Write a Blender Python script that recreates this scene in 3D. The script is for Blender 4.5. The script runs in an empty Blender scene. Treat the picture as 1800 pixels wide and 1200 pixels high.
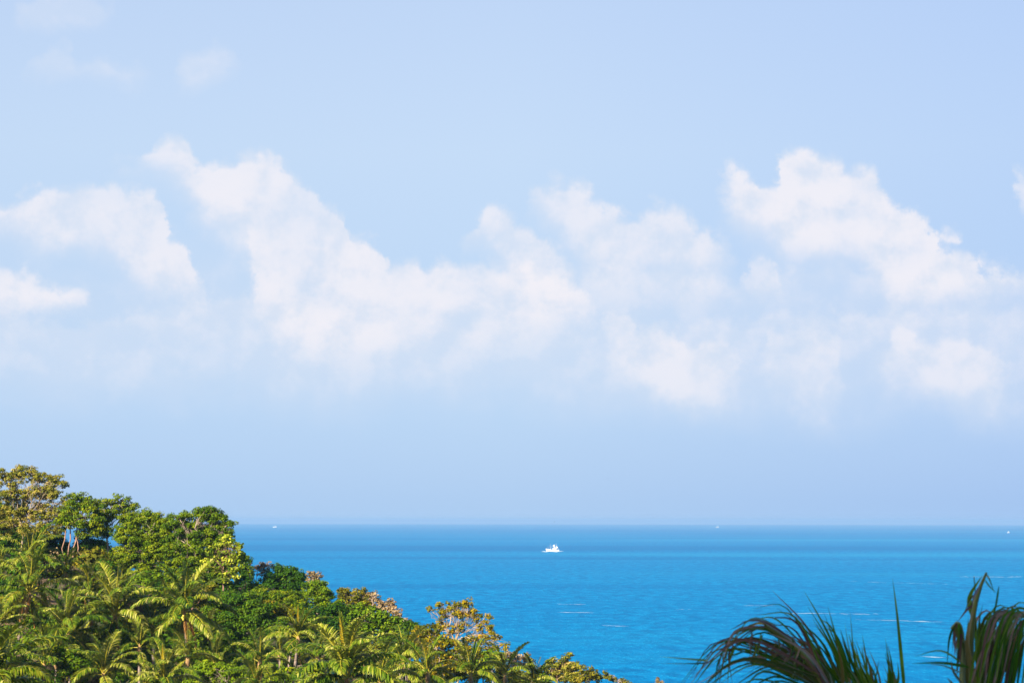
import bpy, math, random
import numpy as np
from mathutils import Vector, Matrix, Euler

# ------------------------------------------------------------------ scene, camera
S = bpy.context.scene
COL = S.collection
R = math.radians
CAM_H = 60.0
F = 3500.0                      # focal length in pixels of the 1800 px wide photograph
PITCH = math.atan((913.5 - 600) / F)
ROLL = R(0.085)

cam_data = bpy.data.cameras.new('camera')
cam_data.sensor_width = 36.0
cam_data.lens = F / 1800 * 36
cam_data.clip_start = 0.5
cam_data.clip_end = 80000
cam = bpy.data.objects.new('camera', cam_data)
COL.objects.link(cam)
cam.location = (0, 0, CAM_H)
cam.rotation_euler = (Euler((math.pi / 2 + PITCH, 0, 0)).to_matrix() @ Matrix.Rotation(ROLL, 3, 'Z')).to_euler()
S.camera = cam
cam_data.dof.use_dof = True
cam_data.dof.focus_distance = 230
cam_data.dof.aperture_fstop = 5.0
CM = cam.rotation_euler.to_matrix()

def direction(u, v):
    return (CM @ Vector((u - 900, 600 - v, -F))).normalized()

def at(u, v, Y):
    """the place in the world at depth Y along the line of sight of (u, v)"""
    d = direction(u, v)
    return Vector((0, 0, CAM_H)) + d * (Y / d.y)

S.view_settings.view_transform = 'Standard'
S.view_settings.look = 'None'
S.view_settings.exposure = 1.35
S.view_settings.gamma = 1.0
S.render.engine = 'CYCLES'
S.cycles.use_denoising = True
S.cycles.max_bounces = 8
S.cycles.transparent_max_bounces = 12
S.cycles.volume_bounces = 0
S.cycles.use_adaptive_sampling = False

# ------------------------------------------------------------------ sun and sky
SUN_EL = R(31)
SUN_AZ = R(217)                 # compass bearing of the sun, +Y is 0, +X is 90: behind and left of the camera
sun_dir = Vector((math.sin(SUN_AZ) * math.cos(SUN_EL), math.cos(SUN_AZ) * math.cos(SUN_EL), math.sin(SUN_EL)))
sl = bpy.data.lights.new('sun', 'SUN')
sl.energy = 5.0
sl.angle = R(0.53)
sl.color = (1.0, 0.90, 0.74)
so = bpy.data.objects.new('sun', sl)
COL.objects.link(so)
so.location = (-60, -90, 140)
so.rotation_euler = (-sun_dir).to_track_quat('-Z', 'Y').to_euler()

class G:
    """small helper to write node trees"""
    def __init__(s, nt): s.nt = nt
    def n(s, t, **k):
        nd = s.nt.nodes.new(t)
        for a, b in k.items(): setattr(nd, a, b)
        return nd
    def put(s, sock, v):
        if isinstance(v, bpy.types.NodeSocket): s.nt.links.new(v, sock)
        elif v is not None:
            try: sock.default_value = v
            except Exception: sock.default_value = (*v, 1) if len(v) == 3 else v
    def m(s, op, a, b=None, c=None, clamp=False):
        nd = s.n('ShaderNodeMath', operation=op, use_clamp=clamp)
        s.put(nd.inputs[0], a); s.put(nd.inputs[1], b); s.put(nd.inputs[2], c)
        return nd.outputs[0]
    def v(s, op, a, b=None, c=None):
        nd = s.n('ShaderNodeVectorMath', operation=op)
        s.put(nd.inputs[0], a); s.put(nd.inputs[1], b); s.put(nd.inputs[2], c)
        return nd.outputs['Value'] if op in ('LENGTH', 'DOT_PRODUCT') else nd.outputs[0]
    def noise(s, vec, scale, detail=2, rough=.5, dist=0.0, lac=2.0):
        nd = s.n('ShaderNodeTexNoise')
        s.put(nd.inputs['Vector'], vec); s.put(nd.inputs['Scale'], scale)
        s.put(nd.inputs['Detail'], detail); s.put(nd.inputs['Roughness'], rough)
        s.put(nd.inputs['Distortion'], dist); s.put(nd.inputs['Lacunarity'], lac)
        return nd
    def step(s, x, a, b, lo=0.0, hi=1.0):
        nd = s.n('ShaderNodeMapRange', interpolation_type='SMOOTHSTEP')
        for i, q in enumerate((x, a, b, lo, hi)): s.put(nd.inputs[i], q)
        return nd.outputs[0]
    def mix(s, f, a, b, mode='MIX'):
        nd = s.n('ShaderNodeMix', data_type='RGBA', blend_type=mode)
        s.put(nd.inputs[0], f); s.put(nd.inputs[6], a); s.put(nd.inputs[7], b)
        return nd.outputs[2]
    def ramp(s, f, stops):
        nd = s.n('ShaderNodeValToRGB')
        el = nd.color_ramp.elements
        while len(el) < len(stops): el.new(.5)
        for e, (p, c) in zip(el, stops): e.position = p; e.color = (*c, 1)
        s.put(nd.inputs[0], f)
        return nd.outputs[0]

def srgb(r, g, b):
    return tuple(((c / 255 + .055) / 1.055) ** 2.4 if c > 10 else c / 255 / 12.92 for c in (r, g, b))

W = bpy.data.worlds.new('World')
S.world = W
W.use_nodes = True
W.node_tree.nodes.clear()
g = G(W.node_tree)

def azel(u, v):
    d = direction(u, v)
    return math.degrees(math.atan2(d.x, d.y)), math.degrees(math.asin(d.z))
DPP = math.degrees(1 / F)       # degrees per photo pixel

tc = g.n('ShaderNodeTexCoord')
dirv = g.v('NORMALIZE', tc.outputs['Generated'])
sx = g.n('ShaderNodeSeparateXYZ'); g.put(sx.inputs[0], dirv)
zc = g.m('MAXIMUM', sx.outputs[2], 0.0)
az = g.m('MULTIPLY', g.m('ARCTAN2', sx.outputs[0], sx.outputs[1]), 180 / math.pi)
el = g.m('MULTIPLY', g.m('ARCSINE', zc), 180 / math.pi)
cx = g.n('ShaderNodeCombineXYZ'); g.put(cx.inputs[0], az); g.put(cx.inputs[1], el)
P0 = cx.outputs[0]
w1 = g.noise(dirv, 20, 2, .5)
w2 = g.noise(dirv, 75, 6, .66)
wob = lambda nd, a, b: g.v('MULTIPLY', g.v('SUBTRACT', nd.outputs['Color'], (.5, .5, .5)), (a, b, 0))
def cells(scale):
    vo = g.n('ShaderNodeTexVoronoi', feature='F1')
    g.put(vo.inputs['Vector'], g.v('ADD', dirv, g.v('MULTIPLY', g.v('SUBTRACT', w2.outputs['Color'], (.5, .5, .5)), (.012, .012, .012))))
    vo.inputs['Scale'].default_value = scale
    return vo.outputs['Distance']
# billows push the cloud's rim outwards in rounded heads
bill = g.m('ADD', g.m('MULTIPLY', g.m('SUBTRACT', .45, cells(60)), .55), g.m('MULTIPLY', g.m('SUBTRACT', .45, cells(150)), .26))
P1 = g.v('ADD', g.v('ADD', P0, wob(w1, .6, .45)), wob(w2, 1.05, .75))
s1 = g.n('ShaderNodeSeparateXYZ'); g.put(s1.inputs[0], P1)
U1 = g.m('DIVIDE', g.m('ADD', g.m('DIVIDE', s1.outputs[0], DPP), 1100), 2200.0, clamp=True)
V1 = g.m('SUBTRACT', g.m('SUBTRACT', 913.5, g.m('DIVIDE', s1.outputs[1], DPP)), g.m('MULTIPLY', g.m('MULTIPLY', g.m('ADD', bill, .12), -1.0), 60.0))
P2 = g.v('ADD', P1, wob(w1, 0, 1.6))
s2 = g.n('ShaderNodeSeparateXYZ'); g.put(s2.inputs[0], P2)
V2 = g.m('SUBTRACT', 913.5, g.m('DIVIDE', s2.outputs[1], DPP))
def sky_uv(u, v):
    a, e = azel(u, v)
    return (a / DPP + 1100) / 2200, (913.5 - e / DPP) / 1000
def outline(points, away):
    nd = g.n('ShaderNodeFloatCurve'); cv = nd.mapping.curves[0]
    pts = [sky_uv(u, v) for u, v in points]
    pts = [(max(0, pts[0][0] - .022), away)] + pts + [(min(1, pts[-1][0] + .022), away)]
    for q_ in pts[1:-1]: cv.points.new(*q_)
    for p_, q_ in zip(cv.points, pts): p_.location = q_; p_.handle_type = 'AUTO_CLAMPED'
    nd.mapping.update(); g.put(nd.inputs['Value'], U1)
    return g.m('MULTIPLY', nd.outputs[0], 1000.0)
# each bank of cloud: its upper rim, the line where its base dissolves, how solid it is, how soft the base
BANKS = [
 ([(190,300),(210,287),(240,282),(265,265),(285,250),(305,243),(325,250),(337,272),(352,286),(378,290),(402,282),(425,272),(452,272),(478,280),(502,290),(527,306),(547,326),(562,345),(582,356),(600,368),(609,385),(611,402),(618,413),(638,413),(657,425),(671,445),(680,464),(695,464),(712,458),(732,462),(748,470),(763,462),(788,460),(808,470),(832,470),(852,462),(882,470),(912,478),(942,470),(972,470),(1002,490),(1040,520),(1060,560)],
  [(190,302),(250,310),(300,330),(340,370),(400,425),(440,455),(452,540),(520,590),(600,612),(700,612),(800,602),(900,592),(960,562),(1060,540)], .86, 50),
 ([(-110,350),(0,352),(20,346),(60,335),(90,322),(130,322),(165,332),(185,325),(215,335),(245,332),(266,340),(281,360),(289,390),(293,415),(312,425),(329,445),(337,465),(352,490),(367,520),(380,560)],
  [(-110,420),(0,420),(60,425),(110,445),(150,450),(200,465),(225,490),(260,510),(300,520),(340,545),(380,562)], .78, 42),
 ([(-110,475),(0,470),(30,480),(70,495),(110,515),(150,522),(165,530),(178,545)], [(-110,570),(0,565),(60,568),(110,565),(150,552),(178,547)], .85, 26),
 ([(805,442),(820,415),(836,385),(856,370),(880,368),(906,378),(931,395),(956,415),(976,430),(992,452),(1010,482)], [(805,446),(850,455),(900,505),(950,545),(1010,520)], .72, 40),
 ([(922,360),(936,335),(956,322),(976,318),(1001,325),(1026,340),(1046,358),(1071,365),(1108,376),(1130,366),(1151,357),(1176,362),(1206,375),(1226,395),(1251,405),(1281,420),(1296,440),(1301,466)],
  [(922,366),(960,385),(1010,435),(1080,480),(1150,485),(1200,500),(1260,490),(1301,472)], .72, 46),
 ([(1267,320),(1277,300),(1297,298),(1326,308),(1341,322),(1360,314),(1372,290),(1386,270),(1402,271),(1422,266),(1456,275),(1482,282),(1504,295),(1528,300),(1546,322),(1566,345),(1594,362),(1624,378),(1640,394),(1650,420),(1662,430),(1702,440),(1742,465),(1782,475),(1802,490),(1900,505)],
  [(1267,365),(1300,395),(1350,425),(1400,460),(1450,475),(1500,480),(1540,515),(1570,550),(1640,558),(1720,552),(1790,540),(1900,535)], .88, 55),
 ([(1052,562),(1066,541),(1091,536),(1114,550),(1122,575),(1142,575),(1166,565),(1196,590),(1226,605),(1251,592),(1281,600),(1291,640),(1296,682)], [(1052,575),(1080,625),(1120,655),(1180,695),(1240,705),(1296,692)], .58, 36),
 ([(1332,612),(1352,590),(1402,590),(1431,578),(1456,590),(1474,620),(1482,662)], [(1332,625),(1390,695),(1440,705),(1482,682)], .48, 40),
 ([(1532,622),(1562,600),(1591,575),(1612,600),(1641,610),(1671,585),(1696,590),(1716,610),(1746,620),(1766,640),(1785,682)], [(1532,645),(1600,660),(1660,705),(1720,708),(1785,700)], .52, 40),
 ([(1311,472),(1330,445),(1351,445),(1366,480),(1382,512)], [(1311,505),(1340,525),(1382,522)], .52, 30),
 ([(1648,408),(1664,394),(1690,392),(1698,402)], [(1648,412),(1670,418),(1698,405)], .8, 8),
 ([(1780,325),(1790,303),(1900,300)], [(1780,335),(1800,372),(1900,375)], .7, 26),
 ([(38,145),(70,104),(100,74),(120,80),(142,102),(172,95),(200,108),(270,118)], [(38,146),(90,150),(170,150),(270,135)], .36, 22),
 ([(315,112),(331,92),(402,85),(422,102)], [(315,135),(360,140),(422,132)], .33, 20),
 ([(18,22),(80,-12),(200,-12),(208,25)], [(18,30),(90,50),(150,50),(208,32)], .33, 22),
 ([(-110,545),(100,565),(300,530),(430,515),(600,560),(800,560),(1000,545),(1150,560),(1300,560),(1500,545),(1700,545),(1900,560)],
  [(-110,680),(200,690),(420,700),(600,715),(900,710),(1100,715),(1300,715),(1600,715),(1900,720)], .40, 60),
 ([(1000,470),(1100,470),(1200,480),(1300,500),(1400,470),(1500,480),(1560,520)], [(1000,560),(1100,560),(1250,550),(1400,540),(1560,560)], .38, 50),
 ([(-110,420),(100,440),(250,430),(400,400),(480,470),(700,520),(900,470),(1100,430),(1300,440),(1500,470),(1700,480),(1900,470)],
  [(-110,610),(200,620),(500,640),(900,640),(1200,640),(1500,630),(1900,640)], .24, 70, 110),
]
puff = g.noise(dirv, 42, 6, .58)
shade = g.noise(g.v('ADD', dirv, (-.005, 0, .009)), 42, 6, .58)
broadn = g.noise(g.v('MULTIPLY', dirv, (1, 1, 1.6)), 16, 4, .6)
clear = None; body = None
for top, bottom, solid, soft, *rim in BANKS:
    rim = rim[0] if rim else 24
    T_ = outline(top, .999); B_ = outline(bottom, 0.0)
    dp = g.m('SUBTRACT', V1, T_)
    a_ = g.m('MULTIPLY', g.step(dp, -rim / 3, rim), g.step(g.m('SUBTRACT', B_, V2), -soft, soft * 1.2))
    u0, u1 = sky_uv(*top[0])[0], sky_uv(*top[-1])[0]
    wd_ = min(.024, (u1 - u0) * .22)
    a_ = g.m('MULTIPLY', a_, g.m('MULTIPLY', g.step(U1, u0 - .006, u0 + wd_ * .6), g.step(U1, u1 + .006, u1 - wd_)))
    a_ = g.m('MULTIPLY', a_, solid)
    inv = g.m('SUBTRACT', 1.0, a_)
    clear = inv if clear is None else g.m('MULTIPLY', clear, inv)
alpha = g.m('SUBTRACT', 1.0, clear)
alpha = g.m('MULTIPLY', alpha, g.step(broadn.outputs[0], .22, .58, .72, 1.05), clamp=True)
# the same band of broken cloud goes on round the rest of the horizon
far = g.noise(g.v('MULTIPLY', dirv, (1, 1, 2.2)), 6.5, 8, .6)
band = g.m('MULTIPLY', g.step(el, 2.5, 5), g.step(el, 15, 9))
aside = g.step(g.m('ABSOLUTE', az), 15.5, 20)
gen = g.m('MULTIPLY', g.m('MULTIPLY', g.step(far.outputs[0], .50, .60, 0, .85), band), aside)
alpha = g.m('MAXIMUM', alpha, gen)

sky = g.n('ShaderNodeTexSky', sky_type='NISHITA')
sky.sun_disc = False
sky.sun_elevation = SUN_EL
sky.sun_rotation = SUN_AZ
sky.altitude = 60
sky.air_density = 1.3
sky.dust_density = 2.0
sky.ozone_density = 1.5
cz = g.n('ShaderNodeCombineXYZ')
g.put(cz.inputs[0], sx.outputs[0]); g.put(cz.inputs[1], sx.outputs[1]); g.put(cz.inputs[2], g.m('MAXIMUM', sx.outputs[2], 0.01))
g.put(sky.inputs[0], cz.outputs[0])
skyc = g.v('SCALE', sky.outputs[0]); skyc.node.inputs['Scale'].default_value = 1.0
# pale moist air low in the sky, thinning towards the zenith
SKY = 0.06
K = 1 / SKY / 2 ** S.view_settings.exposure
def k(c): return tuple(x * K for x in c)
veil = g.ramp(g.m('DIVIDE', el, 30.0, clamp=True), [
    (0.0, srgb(178, 212, 252)), (0.10, srgb(184, 215, 252)), (0.2, srgb(189, 215, 249)), (0.35, srgb(199, 221, 250)), (0.52, srgb(197, 218, 252)), (1.0, srgb(150, 184, 240))])
veil = g.v('MULTIPLY', veil, g.v('MULTIPLY_ADD', g.m('MAXIMUM', az, 0.0), (-.0095, -.0068, -.0010), (1.0, 1.0, 1.0)))
side = g.m('MULTIPLY', az, 1.0)
veil10 = g.v('SCALE', veil); veil10.node.inputs['Scale'].default_value = K
vf = g.step(el, 42, 8, 0.0, 0.88)
base = g.mix(vf, skyc, veil10)
lit = g.m('ADD', g.m('MULTIPLY', g.m('SUBTRACT', puff.outputs[0], shade.outputs[0]), 2.4), g.m('ADD', g.m('MULTIPLY', alpha, .8), .02))  # light and shade of the cloud heads, put into their colour
ccol = g.mix(g.step(lit, .10, .95), k(srgb(220, 229, 245)), k(srgb(243, 241, 248)))
final = g.mix(alpha, base, ccol)
bgn = g.n('ShaderNodeBackground'); g.put(bgn.inputs[0], final); bgn.inputs[1].default_value = SKY
wo = g.n('ShaderNodeOutputWorld'); g.put(wo.inputs[0], bgn.outputs[0])
W.cycles.sampling_method = 'MANUAL'
W.cycles.sample_map_resolution = 512

# ------------------------------------------------------------------ helpers
def tag(o, label=None, cat=None, group=None, kind=None):
    if label: o['label'] = label
    if cat: o['category'] = cat
    if group: o['group'] = group
    if kind: o['kind'] = kind
    return o

def empty(name, loc, rz=0.0):
    o = bpy.data.objects.new(name, None)
    o.empty_display_size = .3
    o.location = loc; o.rotation_euler = (0, 0, rz)
    COL.objects.link(o)
    return o

def link(name, me, parent=None, loc=None):
    o = bpy.data.objects.new(name, me)
    COL.objects.link(o)
    if parent is not None: o.parent = parent
    if loc is not None: o.location = loc
    return o

def quads_mesh(name, V, Q, mats, tint=None, midx=None, smooth=False):
    """V (n,3), Q (m,4) -> mesh of quads; tint: one value per quad"""
    V = np.asarray(V, dtype=np.float32); Q = np.asarray(Q, dtype=np.int32)
    me = bpy.data.meshes.new(name)
    me.vertices.add(len(V)); me.vertices.foreach_set('co', V.ravel())
    me.loops.add(Q.size); me.loops.foreach_set('vertex_index', Q.ravel())
    me.polygons.add(len(Q)); me.polygons.foreach_set('loop_start', np.arange(0, Q.size, 4, dtype=np.int32))
    if midx is not None: me.polygons.foreach_set('material_index', np.asarray(midx, dtype=np.int32))
    if smooth: me.polygons.foreach_set('use_smooth', np.ones(len(Q), dtype=bool))
    if tint is not None:
        a = me.attributes.new('tint', 'FLOAT', 'FACE')
        a.data.foreach_set('value', np.asarray(tint, dtype=np.float32))
    me.update(calc_edges=True)
    for m in (mats if isinstance(mats, (list, tuple)) else [mats]): me.materials.append(m)
    return me

def unit(a): return a / (np.linalg.norm(a, axis=-1, keepdims=True) + 1e-9)

def leaf_quads(C, size, rng, out=None, flat=.5, aspect=.55):
    """one pointed leaf (rhombus) per centre"""
    n = len(C)
    nrm = rng.normal(size=(n, 3)); nrm = unit(nrm)
    if out is not None: nrm = unit(nrm * (1 - flat) * 1.4 + out * flat + np.array([0, 0, flat * .9]))
    t = unit(np.cross(nrm, unit(rng.normal(size=(n, 3)))))
    b = np.cross(nrm, t)
    s = (size * rng.uniform(.6, 1.3, n))[:, None]
    V = np.stack([C - t * s, C - b * s * aspect + t * s * .1, C + t * s, C + b * s * aspect + t * s * .1], 1).reshape(-1, 3)
    Q = np.arange(4 * n).reshape(-1, 4)
    return V, Q

def tube(pts, rad, sides=6):
    pts = np.array(pts, dtype=float); n = len(pts)
    rad = np.broadcast_to(np.asarray(rad, dtype=float), (n,))
    tan = unit(np.gradient(pts, axis=0))
    ref = np.array([0, 0, 1.0]) if abs(tan[0][2]) < .9 else np.array([1.0, 0, 0])
    V = []; Q = []
    u_ = unit(np.cross(tan[0], ref))
    for i in range(n):
        u_ = unit(u_ - tan[i] * np.dot(u_, tan[i])); w_ = np.cross(tan[i], u_)
        for s in range(sides):
            a = 2 * math.pi * s / sides
            V.append(pts[i] + (u_ * math.cos(a) + w_ * math.sin(a)) * rad[i])
    for i in range(n - 1):
        for s in range(sides):
            a = i * sides + s; b = i * sides + (s + 1) % sides
            Q.append((a, b, b + sides, a + sides))
    return np.array(V), np.array(Q)

def join(parts):
    Vs = []; Qs = []; o = 0
    for V, Q in parts:
        Vs.append(V); Qs.append(np.asarray(Q) + o); o += len(V)
    return np.concatenate(Vs), np.concatenate(Qs)

def crooked(a, b, rng, n=6, amp=.08, sag=0.0):
    a = np.array(a, float); b = np.array(b, float)
    L = np.linalg.norm(b - a)
    t = np.linspace(0, 1, n)[:, None]
    p = a + (b - a) * t
    off = rng.normal(size=(n, 3)) * amp * L
    off[0] = 0; off[-1] = 0
    p = p + off * np.sin(t * math.pi)
    p[:, 2] += np.sin(t[:, 0] * math.pi) * sag * L
    return p

# ------------------------------------------------------------------ materials
def leaf_mat(name, stops, rough=.5, trans=.3, vary=.12, trans_tint=(1.25, 1.15, .4), gloss=.014):
    m = bpy.data.materials.new(name); m.use_nodes = True
    nt = m.node_tree; nt.nodes.clear(); q = G(nt)
    at_ = q.n('ShaderNodeAttribute', attribute_name='tint')
    oi = q.n('ShaderNodeObjectInfo')
    f = q.m('ADD', at_.outputs['Fac'], q.m('MULTIPLY', q.m('SUBTRACT', oi.outputs['Random'], .5), vary), clamp=True)
    c = q.ramp(f, stops)
    tx = q.n('ShaderNodeTexCoord')
    nz = q.noise(tx.outputs['Object'], .55, 2)
    c = q.mix(q.step(nz.outputs[0], .35, .68, 0, .5), c, q.v('MULTIPLY', c, (.72, .8, .8)))
    d = q.n('ShaderNodeBsdfDiffuse'); q.put(d.inputs[0], c)
    t = q.n('ShaderNodeBsdfTranslucent'); q.put(t.inputs[0], q.v('MULTIPLY', c, trans_tint))
    mx = q.n('ShaderNodeMixShader'); mx.inputs[0].default_value = trans
    q.put(mx.inputs[1], d.outputs[0]); q.put(mx.inputs[2], t.outputs[0])
    gl = q.n('ShaderNodeBsdfGlossy'); gl.inputs['Roughness'].default_value = rough; gl.inputs[0].default_value = (1, 1, 1, 1)
    fr = q.n('ShaderNodeFresnel'); fr.inputs[0].default_value = 1.4
    m2 = q.n('ShaderNodeMixShader'); q.put(m2.inputs[0], q.m('MULTIPLY', fr.outputs[0], gloss * 10))
    q.put(m2.inputs[1], mx.outputs[0]); q.put(m2.inputs[2], gl.outputs[0])
    o = q.n('ShaderNodeOutputMaterial'); q.put(o.inputs[0], m2.outputs[0])
    return m

def bark_mat(name, c1, c2, scale=3.0, stretch=(1, 1, .25), rough=.85):
    m = bpy.data.materials.new(name); m.use_nodes = True
    q = G(m.node_tree); b = m.node_tree.nodes['Principled BSDF']
    tx = q.n('ShaderNodeTexCoord')
    nz = q.noise(q.v('MULTIPLY', tx.outputs['Object'], stretch), scale, 5, .65)
    q.put(b.inputs['Base Color'], q.mix(q.step(nz.outputs[0], .35, .65), c1, c2))
    b.inputs['Roughness'].default_value = rough
    bp = q.n('ShaderNodeBump'); bp.inputs['Strength'].default_value = .5; bp.inputs['Distance'].default_value = .05
    q.put(bp.inputs['Height'], nz.outputs[0]); q.put(b.inputs['Normal'], bp.outputs[0])
    return m

def plain(name, col, rough=.6, metal=0.0):
    m = bpy.data.materials.new(name); m.use_nodes = True
    q = G(m.node_tree); b = m.node_tree.nodes['Principled BSDF']
    tx = q.n('ShaderNodeTexCoord')
    nz = q.noise(tx.outputs['Object'], 1.2, 4, .6)
    q.put(b.inputs['Base Color'], q.mix(q.step(nz.outputs[0], .3, .75, 0, .35), col, tuple(x * .72 for x in col)))
    b.inputs['Roughness'].default_value = rough; b.inputs['Metallic'].default_value = metal
    return m

M = {}
M['deep'] = leaf_mat('deep_green_leaf', [(0, (.014, .055, .003)), (.5, (.050, .125, .004)), (1, (.150, .220, .006))])
M['mid'] = leaf_mat('green_leaf', [(0, (.034, .085, .002)), (.5, (.110, .180, .003)), (1, (.270, .290, .006))])
M['lime'] = leaf_mat('lime_leaf', [(0, (.060, .130, .003)), (.5, (.170, .260, .005)), (1, (.340, .380, .010))], trans=.35)
M['olive'] = leaf_mat('olive_leaf', [(0, (.055, .070, .004)), (.5, (.180, .170, .008)), (1, (.360, .270, .020))])
M['tan'] = leaf_mat('tan_leaf', [(0, (.095, .115, .008)), (.45, (.270, .250, .020)), (1, (.500, .370, .090))])
M['dry'] = leaf_mat('dry_leaf', [(0, (.120, .090, .030)), (.5, (.270, .180, .075)), (1, (.420, .300, .160))], trans=.15)
M['gold'] = leaf_mat('golden_leaf', [(0, (.080, .100, .003)), (.5, (.270, .220, .006)), (1, (.520, .300, .010))])
M['lemon'] = leaf_mat('lemon_leaf', [(0, (.060, .115, .004)), (.45, (.180, .240, .006)), (1, (.500, .500, .040))], trans=.3)
M['palm'] = leaf_mat('palm_leaflet', [(0, (.014, .048, .003)), (.42, (.105, .170, .008)), (.8, (.280, .290, .020)), (1, (.480, .440, .110))], rough=.4, trans=.28, vary=.60, gloss=.02)  # wide tone spread stands in for leaflet highlights and shadows
M['palm_dry'] = leaf_mat('dry_palm_leaflet', [(0, (.180, .080, .020)), (.5, (.330, .160, .035)), (1, (.460, .260, .080))], rough=.6, trans=.15)
M['palm_gold'] = leaf_mat('golden_palm_leaflet', [(0, (.300, .230, .004)), (.5, (.520, .380, .004)), (1, (.640, .460, .010))], rough=.4, trans=.35, gloss=.02)  # yellow frond, its sunlit brightness put into the colour
M['rib'] = plain('frond_rib', (.420, .350, .020), .45)
M['rib_dry'] = plain('dry_frond_rib', (.36, .20, .08), .6)
M['bark'] = bark_mat('grey_brown_bark', (.150, .110, .075), (.330, .250, .180))
M['bark_red'] = bark_mat('reddish_bark', (.210, .105, .065), (.400, .230, .150))
M['bark_pale'] = bark_mat('pale_bark', (.220, .160, .100), (.420, .310, .200))
M['palm_bark'] = bark_mat('palm_bark', (.110, .080, .060), (.270, .200, .160), 6, (.4, .4, 2.2))
M['fibre'] = bark_mat('palm_fibre', (.200, .110, .045), (.420, .260, .100), 8)
M['coconut'] = plain('coconut_husk', (.480, .400, .040), .35)
M['twig'] = bark_mat('dry_twig', (.300, .210, .160), (.500, .380, .310))

# ------------------------------------------------------------------ land
RX = [-400, -160, -110, -61, -54, -47, -34, -27, -20, -13.5, -7, 0, 7, 14, 22, 32, 45, 60, 90, 300]
RZ = [-12, 0.5, 2.0, -3.5, -4.3, -5.6, -8.4, -10.4, -13.8, -16.5, -19.5, -19.5, -20.5, -23.5, -29, -38, -52, -66, -75, -80]
def hash_noise(x, y):
    return (np.sin(x * .31 + 1.3 * np.sin(y * .17)) * np.cos(y * .23 + np.sin(x * .13)) + .5 * np.sin(x * .71 + y * .53) * np.cos(y * .67 - x * .21))
def ground_z(x, y):
    x = np.asarray(x, float); y = np.asarray(y, float)
    zr = np.interp(x, RX, RZ)
    yr = 238 + 10 * np.sin(x * .03)
    d = y - yr
    front = zr + d * .19 - np.maximum(-d - 110, 0) * .2
    back = zr - d * .42 - np.maximum(d, 0) ** 2 * .002
    a = np.where(d < 0, front, back)
    r = np.sqrt((x + 6) ** 2 + (y + 12) ** 2)
    b = -3.2 - np.maximum(r - 8, 0) * .27 - .004 * np.maximum(r - 20, 0) ** 2
    z = np.maximum(a, b)
    return np.maximum(z + hash_noise(x, y) * .35, -70) + CAM_H

xs = np.concatenate([np.linspace(-420, -130, 30), np.linspace(-127, 60, 125), np.linspace(64, 300, 30)])
ys = np.concatenate([np.linspace(-160, -20, 20), np.linspace(-16, 330, 175), np.linspace(340, 460, 12)])
XX, YY = np.meshgrid(xs, ys)
ZZ = ground_z(XX, YY)
V = np.stack([XX.ravel(), YY.ravel(), ZZ.ravel()], 1)
nx_, ny_ = len(xs), len(ys)
ii = (np.arange(ny_ - 1)[:, None] * nx_ + np.arange(nx_ - 1)[None]).ravel()
Q = np.stack([ii, ii + 1, ii + 1 + nx_, ii + nx_], 1)
mt = bpy.data.materials.new('hillside_soil'); mt.use_nodes = True
q = G(mt.node_tree); b = mt.node_tree.nodes['Principled BSDF']
tx = q.n('ShaderNodeTexCoord')
n1 = q.noise(tx.outputs['Object'], .12, 6, .65); n2 = q.noise(tx.outputs['Object'], 2.3, 5, .7)
c = q.mix(q.step(n1.outputs[0], .42, .6), (.050, .065, .018), (.190, .105, .055))
c = q.mix(q.step(n2.outputs[0], .4, .7, 0, .6), c, (.040, .045, .020))
q.put(b.inputs['Base Color'], c); b.inputs['Roughness'].default_value = .95
bp = q.n('ShaderNodeBump'); bp.inputs['Strength'].default_value = 1; bp.inputs['Distance'].default_value = .4
q.put(bp.inputs['Height'], n2.outputs[0]); q.put(b.inputs['Normal'], bp.outputs[0])
tag(link('hillside', quads_mesh('hillside', V, Q, mt, smooth=True)), kind='structure')

# ------------------------------------------------------------------ sea
SEA_R = 28500.0
rr = np.concatenate([[0, 120], np.geomspace(200, SEA_R, 60)])
aa = np.linspace(0, 2 * math.pi, 257)[:-1]
V = np.array([(r * math.sin(a), r * math.cos(a), 0) for r in rr for a in aa]); na = len(aa)
Q = [(i * na + j, i * na + (j + 1) % na, (i + 1) * na + (j + 1) % na, (i + 1) * na + j) for i in range(len(rr) - 1) for j in range(na)]
ms = bpy.data.materials.new('sea_water'); ms.use_nodes = True
nt = ms.node_tree; nt.nodes.clear(); q = G(nt)
tx = q.n('ShaderNodeTexCoord'); ob = tx.outputs['Object']
ripple = q.noise(q.v('MULTIPLY', ob, (.55, .30, 1)), 1.0, 4, .6)
chop = q.noise(q.v('MULTIPLY', ob, (.10, .05, 1)), 1.0, 5, .65, .4)
swell = q.noise(q.v('MULTIPLY', ob, (.018, .006, 1)), 1.0, 4, .6)
lanes = q.noise(q.v('MULTIPLY', ob, (.00022, .0013, 1)), 1.0, 5, .62, .6)
broad = q.noise(q.v('MULTIPLY', ob, (.00007, .00045, 1)), 1.0, 3, .5)
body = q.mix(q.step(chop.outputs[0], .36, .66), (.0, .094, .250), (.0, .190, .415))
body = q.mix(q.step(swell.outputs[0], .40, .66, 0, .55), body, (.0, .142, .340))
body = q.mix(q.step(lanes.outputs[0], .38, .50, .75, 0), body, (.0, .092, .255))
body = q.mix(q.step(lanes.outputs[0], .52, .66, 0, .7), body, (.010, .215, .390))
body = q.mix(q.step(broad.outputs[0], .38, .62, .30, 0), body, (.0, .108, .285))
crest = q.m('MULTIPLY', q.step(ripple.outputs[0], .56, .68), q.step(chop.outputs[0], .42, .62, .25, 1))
body = q.mix(q.m('MULTIPLY', crest, .75), body, (.02, .42, .62))
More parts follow.
